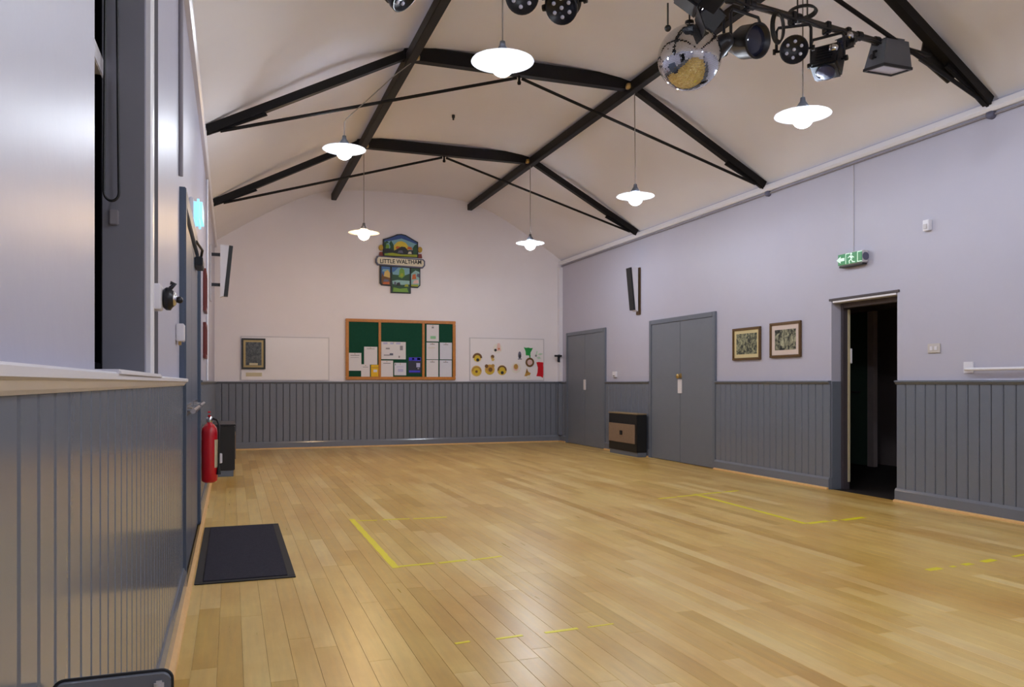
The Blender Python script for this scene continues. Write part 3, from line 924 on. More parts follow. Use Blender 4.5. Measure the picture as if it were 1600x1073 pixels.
paint(tpo, 'painted_scene', [
    ('sky', inner),
    ('sky2', [(362, 440), (362, 262), (470, 240), (600, 205), (720, 240), (820, 275), (820, 440)]),
    ('sun', [(480, 380), (500, 300), (545, 255), (600, 240), (660, 262), (700, 310), (700, 380)]),
    ('tree', [(362, 400), (362, 270), (400, 250), (430, 280), (455, 240), (490, 300), (500, 400)]),
    ('sky2', [(385, 360), (390, 285), (425, 275), (445, 330), (430, 372)]),
    ('leaf', [(380, 352), (388, 305), (410, 290), (432, 320), (425, 360)]),
    ('orange', [(515, 350), (530, 315), (575, 320), (590, 360)]),
    ('orange', [(680, 350), (690, 312), (740, 318), (755, 358)]),
    ('tree', [(765, 440), (760, 330), (790, 285), (820, 275), (820, 440)]),
    ('dark', [(362, 425), (362, 360), (420, 352), (500, 378), (545, 350), (600, 318), (650, 322), (690, 365), (765, 362), (765, 425)]),
    ('stone', [(690, 415), (700, 385), (735, 380), (745, 415)]),
    ('slate', [(545, 408), (560, 375), (610, 372), (625, 408)]),
    ('grass', [(362, 452), (362, 425), (470, 412), (600, 428), (820, 420), (820, 452)]),
    ('leaf', [(362, 445), (370, 425), (405, 420), (430, 445)])], YW - .05)
for s in (-1, 1):
    x = 318 if s < 0 else 868
    mb = MB(); a, b = sg(x, 345)
    mb.prism(sp([(x - 30, 462), (x - 20, 405), (x + 20, 405), (x + 30, 462)]), 'Y', YW - .04, YW - .001)
    mb.m = 1
    mb.disc((a, YW - .048, b), .052, 'Y', .047, 18, .75)
    mb.build('side_finial', ['signred', 'gold'], parent=root)
mb = MB()
mb.prism(sp([(240, 500), (268, 462), (908, 478), (935, 505), (935, 570), (905, 606), (268, 590), (240, 555)]), 'Y', YW - .065, YW - .001)
mb.m = 1
mb.prism(sp([(262, 506), (280, 478), (895, 494), (915, 512), (915, 562), (892, 588), (280, 574), (262, 550)]), 'Y', YW - .068, YW - .064)
mb.build('name_board', ['slate', 'sign_cream'], parent=root)
nbo = [c for c in root.children if c.name.startswith('name_board')][0]
cxw, czw = sg(590, 532)
text_mesh('lettering', 'LITTLE WALTHAM', .105, 'dark', nbo,
          Matrix.Translation((cxw, YW - .0685, czw)) @ Matrix.Rotation(math.radians(-1.2), 4, 'Y') @ Matrix.Rotation(PI / 2, 4, 'X'), .0015, width=.76)
def low_panel(pts, ins, pieces):
    mb = MB(); mb.prism(sp(pts), 'Y', YW - .045, YW - .001); o = mb.build('lower_panel', 'dark', parent=root)
    paint(o, 'painted_scene', [ins] + pieces, YW - .045)
low_panel([(300, 592), (455, 596), (455, 872), (325, 865), (300, 835)],
          ('blue', [(322, 605), (442, 608), (442, 855), (338, 850), (322, 830)]),
          [('sky2', [(330, 670), (345, 640), (430, 640), (440, 700)]), ('straw', [(350, 760), (365, 680), (405, 650), (440, 690), (440, 770)]),
           ('brown', [(322, 760), (330, 690), (352, 740), (442, 760), (442, 855), (338, 850), (322, 830)]), ('orange', [(340, 850), (350, 820), (430, 815), (430, 850)]), ('slate', [(345, 815), (360, 780), (420, 785), (425, 815)])])
low_panel([(728, 600), (870, 604), (870, 850), (838, 882), (728, 880)],
          ('water', [(738, 612), (856, 615), (856, 840), (832, 866), (738, 864)]),
          [('tree', [(738, 612), (856, 615), (856, 660), (800, 640), (738, 690)]), ('orange', [(748, 770), (760, 700), (800, 690), (812, 760)]), ('slate', [(815, 720), (830, 680), (856, 690), (856, 740)]),
           ('pinkish', [(760, 830), (780, 780), (840, 770), (845, 820)]), ('grass', [(738, 864), (740, 840), (845, 838), (832, 866)])])
low_panel([(452, 596), (735, 600), (735, 965), (455, 965)],
          ('tree', [(468, 608), (716, 612), (716, 955), (468, 955)]),
          [('sky2', [(468, 640), (520, 608), (716, 612), (716, 690), (640, 720), (480, 710)]), ('blue', [(468, 608), (560, 608), (500, 670), (468, 680)]),
           ('leaf', [(560, 740), (575, 640), (605, 612), (640, 640), (650, 720), (610, 760)]), ('grass', [(580, 735), (590, 690), (625, 690), (622, 735)]),
           ('water', [(470, 800), (540, 785), (716, 790), (716, 840), (620, 850), (480, 845)]), ('dark', [(530, 870), (535, 825), (575, 815), (590, 862)]),
           ('grass', [(640, 875), (655, 840), (690, 838), (700, 872)]), ('leaf', [(480, 950), (490, 890), (580, 905), (680, 890), (700, 950)]), ('slate', [(495, 850), (500, 810), (525, 815), (525, 855)])])

# notice board
bx0, bx1, bz0, bz1 = 1.925, 3.955, 1.205, 2.30
nb = thing('notice_board', ((bx0 + bx1) / 2, YW, bz0), 'green felt notice board in an oak frame on the far wall', 'notice board')
for a, b in ((bx0 + .05, 2.518), (2.555, 3.322), (3.362, bx1 - .05)):
    MB().box(a, b, YW - .022, YW - .004, bz0 + .05, bz1 - .05).build('felt_panel', 'green_felt', parent=nb)
for b in ((bx0, bx1, bz0, bz0 + .055), (bx0, bx1, bz1 - .055, bz1), (bx0, bx0 + .055, bz0 + .055, bz1 - .055), (bx1 - .055, bx1, bz0 + .055, bz1 - .055)):
    MB().box(b[0], b[1], YW - .05, YW - .002, b[2], b[3], .006).build('frame_rail', 'oak', parent=nb)
for x in (2.536, 3.342):
    MB().box(x - .022, x + .022, YW - .045, YW - .003, bz0 + .055, bz1 - .055, .005).build('mullion', 'oak', parent=nb)
def nbp(cx, cy):
    k = .001363 + (cx - 85) / 1437 * .000062
    return 1.925 + (cx - 85) * .001413, 1.21 + (855 - cy) * k
def sheet(x0, y0, x1, y1, m, label, rot=0.0, prints=(), lift=0):
    a, zt = nbp(x0, y0); b, zb = nbp(x1, y1)
    cx_, cz_ = (a + b) / 2, (zt + zb) / 2
    ysf = YW - .0225 - .0022 * lift
    r = thing('paper_sheet', (cx_, ysf, cz_), label, 'paper', 'papers pinned to the notice board')
    MB().box(a, b, ysf - .0015, ysf, zb, zt).build('page', m, parent=r)
    for (u0, v0, u1, v1, c) in prints:
        MB().box(a + (b - a) * u0, a + (b - a) * u1, ysf - .0022, ysf - .0015, zt - (zt - zb) * v1, zt - (zt - zb) * v0).build('print_block', c, parent=r)
    mb = MB(); mb.ball((cx_, ysf - .006, zt - .02), .008, 10, 6); mb.build('pin', 'brass', parent=r)
    r.rotation_euler = (0, rot, 0)
    return r
G = 'grey_ink'
sheet(122, 505, 283, 740, 'paper', 'leftmost white sheet on the notice board', 0, [(.15, .12, .85, .16, G), (.15, .25, .8, .27, G)])
sheet(318, 425, 487, 660, 'paper', 'tall white sheet above the yellow leaflet', 0, [(.2, .1, .8, .13, G)])
sheet(280, 655, 392, 822, 'paper', 'small white sheet left of the yellow leaflet', 0, [(.2, .2, .8, .24, G)], 1)
sheet(405, 662, 510, 818, 'yellow_paper', 'yellow leaflet at the foot of the notice board', 0, [(.3, .4, .75, .62, 'paper'), (.1, .2, .9, .26, 'gold')], 2)
sheet(538, 358, 856, 590, 'paper', 'wide white poster with grey pictures in the middle of the board', 0,
      [(.08, .04, .25, .14, 'pale_ink'), (.36, .04, .5, .14, 'pale_ink'), (.6, .04, .78, .14, 'pale_ink'), (.18, .35, .34, .43, G), (.76, .22, .88, .48, G), (.34, .66, .48, .78, 'slate'), (.1, .74, .34, .8, G), (.7, .8, .76, .92, G)])
sheet(530, 605, 690, 825, 'paper', 'white sheet below the wide poster', 0, [(.2, .15, .8, .19, G)])
sheet(706, 635, 862, 800, 'paper_cool', 'squarish pale blue sheet left of the dark poster', 0, [(.2, .3, .75, .35, 'pale_ink'), (.3, .5, .75, .72, 'pale_ink'), (.05, .05, .12, .2, G)])
sheet(888, 560, 1062, 775, 'navy', 'dark navy poster with violet bands', 0, [(.06, .02, .95, .22, 'violet'), (.3, .06, .45, .16, 'pale_ink'), (.68, .05, .92, .17, 'pale_ink'), (.62, .36, .9, .62, 'pale_ink'), (.7, .66, .84, .74, G), (.06, .82, .9, .93, 'violet')])
sheet(1133, 132, 1297, 355, 'paper', 'white sheet with green print at the top of the right panel', 0, [(.3, .68, .75, .85, 'green_ink'), (.42, .12, .58, .22, G)])
sheet(1131, 368, 1290, 590, 'paper', 'white sheet in the middle of the left column of the right panel', 0, [(.15, .3, .7, .33, 'cream'), (.3, .08, .7, .12, G)])
sheet(1310, 368, 1474, 590, 'paper_cool', 'bluish white sheet at the top of the right column', 0, [(.3, .1, .7, .14, G)])
sheet(1131, 597, 1290, 822, 'paper', 'white sheet at the foot of the left column of the right panel', 0, [(.3, .1, .7, .14, G)], 0)
sheet(1308, 600, 1472, 822, 'paper_cool', 'bluish white sheet at the foot of the right column', 0, [(.3, .1, .7, .14, G)])

# two white boards flush on the far wall
def white_board(x0, x1, z0, z1, label):
    r = thing('white_board', ((x0 + x1) / 2, YW, z0), label, 'board')
    MB().box(x0 + .01, x1 - .01, YW - .014, YW - .001, z0 + .01, z1 - .01).build('panel', 'whiteboard', parent=r)
    for a, b, c, d in ((x0, x1, z0, z0 + .016), (x0, x1, z1 - .016, z1), (x0, x0 + .016, z0 + .016, z1 - .016), (x1 - .016, x1, z0 + .016, z1 - .016)):
        MB().box(a, b, YW - .02, YW - .001, c, d, .002).build('edge_trim', 'pale_frame', parent=r)
    return r
white_board(.150, 1.64, 1.19, 1.955, 'bare white board on the far wall behind the dark framed picture')
white_board(4.235, 5.745, 1.19, 2.005, 'white board with paper crafts on the far wall')
def picture(name, rect, axis, at, sgn, fm, mm, im, label, fw, mw, group=None, tilt=0):
    """rect (a0, a1, z0, z1) on a wall plane; fw frame width, mw mount width"""
    a0, a1, z0, z1 = rect
    c = ((a0 + a1) / 2, z0)
    r = thing(name, (at, c[0], c[1]) if axis == 'X' else (c[0], at, c[1]), label, 'picture', group)
    def bx(mb, u0, u1, d0, d1, w0, w1, bev=0):
        if axis == 'X': return mb.box(at + sgn * d0, at + sgn * d1, u0, u1, w0, w1, bev)
        return mb.box(u0, u1, at + sgn * d0, at + sgn * d1, w0, w1, bev)
    mb = MB()
    bx(mb, a0, a1, .001, .03, z0, z0 + fw, .003); bx(mb, a0, a1, .001, .03, z1 - fw, z1, .003)
    bx(mb, a0, a0 + fw, .001, .03, z0 + fw, z1 - fw, .003); bx(mb, a1 - fw, a1, .001, .03, z0 + fw, z1 - fw, .003)
    mb.build('frame', fm, parent=r)
    mb = MB(); bx(mb, a0 + fw, a1 - fw, .004, .014, z0 + fw, z1 - fw); mb.build('mount', mm, parent=r)
    mb = MB(); bx(mb, a0 + fw + mw, a1 - fw - mw, .014, .016, z0 + fw + mw, z1 - fw - mw); mb.build('print', im, parent=r)
    return r
pic = picture('framed_picture', (.165, .555, 1.385, 1.915), 'Y', YW - .021, -1, 'black', 'frame_gold', 'etch_c', 'dark framed picture on the left white board', .03, .035)
MB().box(.29, .43, YW - .0385, YW - .036, 1.455, 1.49).build('caption_strip', 'cream', parent=pic)
mb = MB().box(.235, .50, YW - .018, YW - .0145, 1.26, 1.325)
tag(mb.build('caption_card', 'cream'), 'pale caption card under the dark framed picture', 'card')

# paper crafts on the right white board
def cp(cx, cy): return 4.235 + (cx - 150) * .00121, 2.003 - (cy - 182) * .001118
YC = YW - .0145
def craft(label, name, pieces, cat='craft', group='paper plate faces'):
    """pieces: (part name, colour, kind, args) in order, each a touch proud of the one before"""
    xs = [cp(*p[3][0]) if p[2] == 'p' else cp(p[3][0], p[3][1]) for p in pieces]
    r = thing(name, (xs[0][0], YC, xs[0][1]), label, cat, group)
    for i, (nm, c, k, a) in enumerate(pieces):
        mb = MB()
        if k == 'd':
            x, z = cp(a[0], a[1]); mb.disc((x, YC - .003 * (i + 1), z), a[2] * .00117, 'Y', .003, 20, a[3] if len(a) > 3 else 1.0)
        elif k == 'r':
            x, z = cp(a[0], a[1]); R = a[2] * .00117; w_ = a[3] * .00117
            mb.tube([(x + R * math.cos(2 * PI * j / 22), YC - .010, z + R * math.sin(2 * PI * j / 22)) for j in range(22)], w_, 8, closed=True)
        else:
            mb.prism([cp(*p) for p in a], 'Y', YC - .003 * (i + 1), YC - .003 * i)
        mb.build(nm, c, parent=r)
    return r
def arch(cx, cy, r0, r1, t0=0.0, t1=PI, n=12):
    return [(cx + r1 * math.cos(t0 + (t1 - t0) * i / n), cy - r1 * math.sin(t0 + (t1 - t0) * i / n)) for i in range(n + 1)] + \
           [(cx + r0 * math.cos(t1 - (t1 - t0) * i / n), cy - r0 * math.sin(t1 - (t1 - t0) * i / n)) for i in range(n + 1)]
craft('yellow paper plate face alone at the upper left of the crafts', 'paper_plate', [('plate', 'plate', 'd', (275, 520, 82)), ('face', 'bee', 'd', (275, 525, 62)), ('hair', 'brown', 'p', arch(275, 520, 45, 78, -.1, PI + .1)), ('nose', 'dark', 'd', (280, 558, 26))])
craft('yellow paper plate face at the lower left corner of the crafts', 'paper_plate', [('plate', 'straw', 'd', (262, 745, 88)), ('face', 'bee', 'd', (262, 745, 70)), ('hair', 'tan', 'p', arch(262, 745, 55, 78, -.1, PI + .1)), ('nose', 'brown', 'd', (260, 755, 22))])
craft('brown eared paper plate face in the lower row of crafts', 'paper_plate', [('plate', 'straw', 'd', (480, 720, 85)), ('face', 'face', 'd', (480, 715, 70)), ('ear', 'brown', 'd', (425, 662, 30)), ('ear', 'tan', 'd', (530, 655, 28)), ('nose', 'brown', 'd', (488, 720, 34)), ('chin', 'bee', 'p', arch(475, 725, 50, 72, PI + .3, 2 * PI - .3))])
craft('yellow paper plate face with a brown fringe, third of the lower row', 'paper_plate', [('plate', 'straw', 'd', (683, 730, 82)), ('face', 'bee', 'd', (683, 732, 68)), ('hair', 'brown', 'p', arch(683, 725, 50, 76, -.2, PI + .2)), ('nose', 'dark', 'd', (684, 772, 26))])
craft('small brown and tan paper figure near the middle top', 'paper_figure', [('head', 'brown', 'd', (525, 500, 30)), ('body', 'straw', 'd', (530, 548, 26)), ('back', 'tan', 'd', (510, 520, 14))], group=None)
craft('white face with a pink hat and a dark dot at the top of the crafts', 'paper_figure', [('card', 'plate', 'd', (610, 360, 78)), ('hat', 'pinkish', 'p', [(585, 400), (610, 270), (645, 270), (665, 400)]), ('bobble', 'dark', 'd', (572, 388, 22)), ('mouth', 'orange', 'd', (628, 365, 14))], group=None)
craft('pale oval plate with a brown middle, right of the yellow faces', 'paper_plate', [('plate', 'plate', 'd', (920, 690, 85)), ('face', 'pinkish', 'd', (915, 680, 58, .8)), ('middle', 'tan', 'd', (915, 668, 44, .8))])
craft('slate grey paper bird beside the green frog', 'paper_figure', [('body', 'slate', 'd', (980, 470, 62, .45)), ('wing', 'dark', 'd', (985, 490, 34, .5)), ('foot', 'grey_ink', 'p', [(945, 545), (955, 525), (1010, 525), (1015, 545)])], group=None)
craft('bright green paper frog shape at the upper right of the crafts', 'paper_figure', [('body', 'frog', 'p', [(1050, 330), (1085, 340), (1130, 335), (1165, 345), (1205, 340), (1185, 385), (1165, 420), (1160, 490), (1130, 470), (1085, 470), (1080, 400)]), ('leg', 'frog', 'p', [(1140, 470), (1165, 470), (1160, 510), (1145, 510)])], group=None)
craft('mint green paper twig at the right edge of the crafts', 'paper_figure', [('stem', 'mint', 'p', [(1245, 480), (1270, 390), (1285, 395), (1265, 490)]), ('leaf', 'mint', 'p', [(1285, 450), (1330, 430), (1380, 440), (1330, 465)]), ('leaf', 'mint', 'p', [(1265, 505), (1310, 490), (1345, 520), (1300, 530)]), ('leaf', 'grey_ink', 'd', (1255, 475, 18))], group=None)
craft('brown twig wreath ring under the green frog', 'paper_wreath', [('backing', 'pinkish', 'd', (1150, 590, 42)), ('ring', 'brown', 'r', (1150, 590, 62, 15)), ('bow', 'tan', 'd', (1180, 640, 14))], group=None)
craft('tan paper tree with a white cotton foot under the wreath', 'paper_figure', [('tree', 'tan', 'p', [(1060, 830), (1085, 760), (1100, 690), (1125, 750), (1170, 780), (1140, 830)]), ('trunk', 'brown', 'p', [(1090, 770), (1100, 705), (1110, 770)]), ('cotton', 'plate', 'd', (1130, 850, 34))], group=None)
craft('red felt stocking at the right end of the crafts', 'felt_stocking', [('felt', 'red_felt', 'p', [(1265, 590), (1300, 582), (1385, 590), (1382, 650), (1395, 720), (1385, 800), (1378, 860), (1340, 835), (1265, 830), (1285, 760), (1290, 680)])], 'stocking', None)
# black wall bracket beside the corner pipe
mb = MB().box(XR - .10, XR - .076, YB - .13, YB - .06, 1.55, 1.70, .004)
mb.box(XR - .20, XR - .05, YB - .17, YB - .135, 1.655, 1.69, .004); mb.box(XR - .12, XR - .09, YB - .14, YB - .10, 1.56, 1.69, .003)
tag(mb.build('wall_bracket', 'black_metal'), 'small black bracket on the corner pipe beside the far doors', 'bracket')

# ================================================================== RIGHT WALL
picture('framed_picture', (8.15, 8.715, 1.437, 1.842), 'X', XR, -1, 'frame_brown', 'mount_yellow', 'etch_a', 'left framed etching with a yellowed mount on the right wall', .028, .045, 'framed etchings on the right wall')
picture('framed_picture', (7.42, 7.965, 1.448, 1.860), 'X', XR, -1, 'frame_brown', 'mount_pink', 'etch_b', 'right framed etching with a pinkish mount, nearer the open doorway', .028, .058, 'framed etchings on the right wall')

def heater(x_wall, sgn, y0, y1, dp, z0, z1, label, side):
    """sgn: direction the front faces along x"""
    xf = x_wall + sgn * dp
    r = thing('wall_heater', ((x_wall + xf) / 2, (y0 + y1) / 2, 0), label, 'heater', 'black gas wall heaters')
    MB().box(x_wall, xf, y0, y1, z0, z1 - .02, .008).build('casing', 'black', parent=r)
    MB().box(x_wall, xf + sgn * .01, y0 - .006, y1 + .006, z1 - .0195, z1, .005).build('top_plate', 'heater_wood' if side else 'black_metal', parent=r)
    if side:
        MB().box(xf + sgn * .0005, xf + sgn * .012, y0 + .06, y1 - .02, z0 + .13, z0 + .43, .004).build('front_grille', 'heater_face', parent=r)
        MB().box(xf + sgn * .0125, xf + sgn * .024, (y0 + y1) / 2 - .02, (y0 + y1) / 2 + .06, z0 + .25, z0 + .32, .004).build('badge', 'black_metal', parent=r)
    else:
        MB().box(xf + sgn * .0005, xf + sgn * .012, y0 + .06, y1 - .06, z0 + .13, z0 + .43, .004).build('front_grille', 'heater_face', parent=r)
    MB().box(x_wall, xf - sgn * .015, y0 + .01, y1 - .01, 0.0, z0, .003).build('plinth', 'grey_dark', parent=r)
    return r
heater(XR - .05, -1, 10.905, 11.88, .17, .07, .675, 'black and tan wall heater between the two grey double doors', True)
hl = heater(XL + .045, 1, 10.35, 11.3, .265, .075, .64, 'black wall heater against the left wall beyond the fire extinguisher', False)
MB().box(XL + .09, XL + .165, 10.31, 10.349, .17, .29, .006).build('control_box', 'white', parent=hl)

# column speakers, leaning into the room
def speaker(xw, sgn, y, label, off=0.0, g=.03):
    r = thing('column_speaker', (xw + sgn * .1, y, 2.25), label, 'speaker', 'column speakers high on the side walls')
    a, b, t, bt = .075, .165 + off, 2.975, 2.28
    mb = MB().prism([(xw + sgn * (.055 + off), t), (xw + sgn * b, t - .01), (xw + sgn * (.098 + off), bt + .02), (xw + sgn * (.055 + off), bt)], 'Y', y - .07, y + .07); mb.build('cabinet', 'white', parent=r)
    mb = MB().prism([(xw + sgn * (b + .002), t - .005), (xw + sgn * (b + g), t - .01), (xw + sgn * (.10 + g + off), bt + .02), (xw + sgn * (.10 + off), bt + .02)], 'Y', y - .07, y + .07); mb.build('grille', 'black', parent=r)
    MB().box(xw + sgn * .001, xw + sgn * .022, y - .06, y + .06, bt - .05, t + .0, .003).build('wall_plate', 'frame_brown' if sgn < 0 else 'pale_frame', parent=r)
    for z in (2.45, 2.85): MB().box(xw + sgn * .022, xw + sgn * (.06 + off), y - .02, y + .02, z - .02, z + .02).build('arm', 'black_metal', parent=r)
    return r
speaker(XR, -1, 11.25, 'white and black column speaker on the right wall above the double doors')
speaker(XL, 1, 11.25, 'white and black column speaker on the left wall near the far corner', .075, .05)

# exit sign on the right wall
ex0, ex1, ez0, ez1 = 6.42, 6.77, 2.375, 2.50
r = thing('exit_sign', (XR, (ex0 + ex1) / 2, ez0), 'green running-man exit sign above the open doorway', 'sign', 'emergency exit signs')
MB().box(XR - .075, XR - .002, ex0, ex1, ez0, ez1, .008).build('housing', 'pale_frame', parent=r)
MB().box(XR - .079, XR - .0755, ex0 + .008, ex1 - .008, ez0 + .006, ez1 - .006).build('legend_panel', 'sign_green', parent=r)
MB().box(XR - .07, XR - .01, ex0 + .01, ex1 - .01, ez0 - .018, ez0 - .0005, .003).build('lamp_strip', 'black', parent=r)
mb = MB().disc((0, 0, 0), .04, 'Y', .004); 
for i, v in enumerate(mb.v): mb.v[i] = Vector((v.x + XR - .038, ex0 - .0045 + v.y, v.z + (ez0 + ez1) / 2))
mb.build('end_cap', 'slate', parent=r)
def pict(parent, xf, sgn, yc, zc, flip):
    """arrow, running figure and doorway, flat on the panel; flip mirrors along y"""
    mb = MB()
    def P(pts): mb.prism([(yc + flip * a, zc + b) for a, b in pts], 'X', xf, xf + sgn * .001)
    P([(.19, .0), (.13, .038), (.13, .016), (.075, .016), (.075, -.016), (.13, -.016), (.13, -.038)])
    P([(.060, .055), (-.0, .055), (-.0, .047), (.052, .047), (.052, -.052), (.060, -.052)])
    # figure
    P([(-.02 + .013 * math.cos(2 * PI * i / 12), .044 + .013 * math.sin(2 * PI * i / 12)) for i in range(12)])
    P([(-.03, .026), (.0, .028), (-.012, -.008), (-.04, -.006)])
    P([(-.002, .028), (.028, .01), (.024, .004), (-.006, .016)])
    P([(-.03, .026), (-.062, .006), (-.058, -.002), (-.03, .014)])
    P([(-.014, -.008), (.014, -.024), (.008, -.054), (-.002, -.054), (.002, -.028), (-.028, -.014)])
    P([(-.026, -.01), (-.042, -.034), (-.076, -.04), (-.074, -.05), (-.036, -.046), (-.018, -.014)])
    P([(-.17, .055), (-.105, .055), (-.105, -.052), (-.17, -.052), (-.17, -.044), (-.113, -.044), (-.113, .047), (-.17, .047)])
    return mb.build('pictogram', 'sign_white', parent=parent)
pict(r, XR - .079, -1, (ex0 + ex1) / 2, (ez0 + ez1) / 2, 1)
mb = MB().tube([(XR - .006, 6.62, ez1 - .005), (XR - .006, 6.62, 3.42)], .004, 6); mb.build('feed_wire', 'pale_frame', parent=r)
# exit sign on the left wall, glowing pale blue
r = thing('exit_sign', (XL, 5.95, 2.24), 'glowing pale blue lit exit sign above the left double doors', 'sign', 'emergency exit signs')
MB().box(XL + .001, XL + .03, 5.75, 6.15, 2.245, 2.40, .006).build('back_box', 'white', parent=r)
MB().box(XL + .0305, XL + .085, 5.76, 6.14, 2.25, 2.395, .02).build('diffuser', 'sign_glow', parent=r)
# switch, sensor, thermostat, curtain rail
def plate(name, box, m, label, cat, extra=()):
    x0, x1, y0, y1, z0, z1 = box
    r = thing(name, ((x0 + x1) / 2, (y0 + y1) / 2, z0), label, cat)
    MB().box(*box, .004).build('plate', m, parent=r)
    for nm, b, mm in extra: MB().box(*b, .002).build(nm, mm, parent=r)
    return r
plate('light_switch', (XR - .012, XR - .0005, 5.545, 5.685, 1.424, 1.512), 'switch_white', 'double light switch right of the open doorway', 'switch',
      [('rocker', (XR - .018, XR - .0125, 5.575, 5.605, 1.45, 1.486), 'white'), ('rocker', (XR - .018, XR - .0125, 5.625, 5.655, 1.45, 1.486), 'white')])
plate('motion_sensor', (XR - .045, XR - .0005, 5.64, 5.71, 2.56, 2.66), 'white', 'small white sensor high on the wall right of the exit sign', 'sensor',
      [('lens', (XR - .055, XR - .0455, 5.655, 5.695, 2.575, 2.62), 'pale_frame')])
plate('thermostat', (XR - .035, XR - .0005, 12.0, 12.12, 1.245, 1.34), 'white', 'small white thermostat between the two grey double doors', 'switch',
      [('slider', (XR - .042, XR - .0355, 12.03, 12.09, 1.262, 1.275), 'black')])
r = thing('wall_rail', (XR - .05, 4.0, 1.25), 'white pipe rail on a flange along the near right wall', 'rail')
MB().box(XR - .012, XR - .0005, 5.20, 5.30, 1.235, 1.335, .003).build('flange', 'white', parent=r)
mb = MB().tube([(XR - .01, 5.25, 1.268), (XR - .045, 5.25, 1.268), (XR - .055, 5.235, 1.268), (XR - .055, 5.2, 1.268), (XR - .055, 2.5, 1.268)], .014, 10); mb.build('pipe', 'white', parent=r)
for y in (3.9, 2.7): 
    mb = MB().tube([(XR - .001, y, 1.268), (XR - .055, y, 1.268)], .009, 8); mb.build('stand_off', 'white', parent=r)
# conduit along the wall plate
r = thing('conduit', (XR - .015, 5.0, 3.40), 'thin grey conduit with round boxes under the right wall plate', 'conduit')
mb = MB().tube([(XR - .014, -1, 3.428), (XR - .014, YB - .1, 3.428)], .011, 8); mb.build('pipe', 'grey_ink', parent=r)
for y in (5.02, 8.0):
    mb = MB().lathe([(.001, -.045), (.035, -.043), (.038, -.03), (.038, -.001)], (XR, y, 3.428), 16, 'X'); mb.build('junction_box', 'slate', parent=r)

# ================================================================== LEFT WALL
# fire extinguisher on its hook
ex, ey = XL + .092, 7.35
r = thing('fire_extinguisher', (ex, ey, .29), 'red fire extinguisher hung on the left wall beyond the blue-grey doors', 'fire extinguisher')
mb = MB(); mb.lathe([(.001, .292), (.045, .29), (.064, .305), (.066, .33), (.066, .72), (.060, .76), (.040, .79), (.022, .80), (.022, .815)], (ex, ey, 0), 24); mb.build('cylinder', 'red', parent=r)
mb = MB(); arc = [-.9 + 1.7 * k / 10 for k in range(11)]
mb.prism([(ex + .0680 * math.cos(a), ey + .0680 * math.sin(a)) for a in arc] + [(ex + .0655 * math.cos(a), ey + .0655 * math.sin(a)) for a in reversed(arc)], 'Z', .42, .66); mb.build('instruction_label', 'cream', parent=r)
mb = MB(); mb.lathe([(.024, .81), (.026, .82), (.026, .85), (.018, .86), (.001, .862)], (ex, ey, 0), 16); mb.build('valve', 'chrome', parent=r)
mb = MB().box(ex - .012, ex + .012, ey - .12, ey + .02, .862, .876, .003); mb.box(ex - .012, ex + .012, ey - .13, ey + .015, .895, .908, .003); mb.build('squeeze_handle', 'red', parent=r)
mb = MB().tube([(ex + .025, ey, .84), (ex + .06, ey - .02, .83), (ex + .078, ey - .03, .78), (ex + .076, ey - .03, .6), (ex + .074, ey - .03, .42)], .009, 8); mb.build('hose', 'black', parent=r)
mb = MB().tube([(ex + .074, ey - .03, .43), (ex + .074, ey - .03, .36)], [.010, .020], 10); mb.build('nozzle', 'black', parent=r)
MB().box(XL + .001, XL + .028, ey - .03, ey + .03, .62, .90, .003).build('wall_hook', 'chrome', parent=r)
# two red-brown frames, one above the other
picture('framed_picture', (8.55, 9.05, 1.88, 2.30), 'X', XL, 1, 'maroon', 'maroon', 'etch_c', 'upper of the two red-brown frames on the left wall', .04, .03, 'red-brown frames on the left wall')
picture('framed_picture', (8.55, 9.05, 1.40, 1.76), 'X', XL, 1, 'maroon', 'maroon', 'etch_c', 'lower of the two red-brown frames on the left wall', .04, .03, 'red-brown frames on the left wall')
# conduits
for y, lab in ((4.62, 'thin vertical conduit at the near side of the blue-grey doors'), (9.6, 'thin white vertical conduit on the left wall beyond the red-brown frames')):
    mb = MB().tube([(XL + .014, y, (2.26 if y < 5 else DADO + .01)), (XL + .014, y, 3.44)], .012, 8)
    tag(mb.build('conduit', 'grey_ink' if y < 5 else 'white'), lab, 'conduit')
# dark metal catch on a white block
r = thing('wall_catch', (XL, 3.15, 1.41), 'dark metal door catch on a white block beside the near window', 'door catch')
MB().box(XL + .001, XL + .035, 3.05, 3.16, 1.41, 1.50, .003).build('block', 'white', parent=r)
mb = MB(); mb.lathe([(.001, .0), (.034, .002), (.042, .012), (.042, .026), (.03, .034), (.03, .036)], (XL + .035, 3.15, 1.456), 22, 'X'); mb.build('body', 'black_metal', parent=r)
mb = MB(); mb.lathe([(.026, .03), (.026, .04), (.018, .046), (.001, .047)], (XL + .035, 3.15, 1.456), 18, 'X'); mb.build('striker', 'chrome', parent=r)
mb = MB().tube([(XL + .06, 3.15, 1.494), (XL + .075, 3.15, 1.511), (XL + .06, 3.15, 1.514)], .008, 8); mb.build('lever', 'black_metal', parent=r)
mb = MB().ball((XL + .09, 3.16, 1.454), .013, 10, 8); mb.build('knob', 'black_metal', parent=r)
# white alarm box by the door
plate('door_contact', (XL + .001, XL + .04, 4.42, 4.54, 1.365, 1.455), 'white', 'small white box on the left wall beside the blue-grey door frame', 'switch', [('cable_stub', (XL + .01, XL + .025, 4.46, 4.48, 1.345, 1.3645), 'brass')])
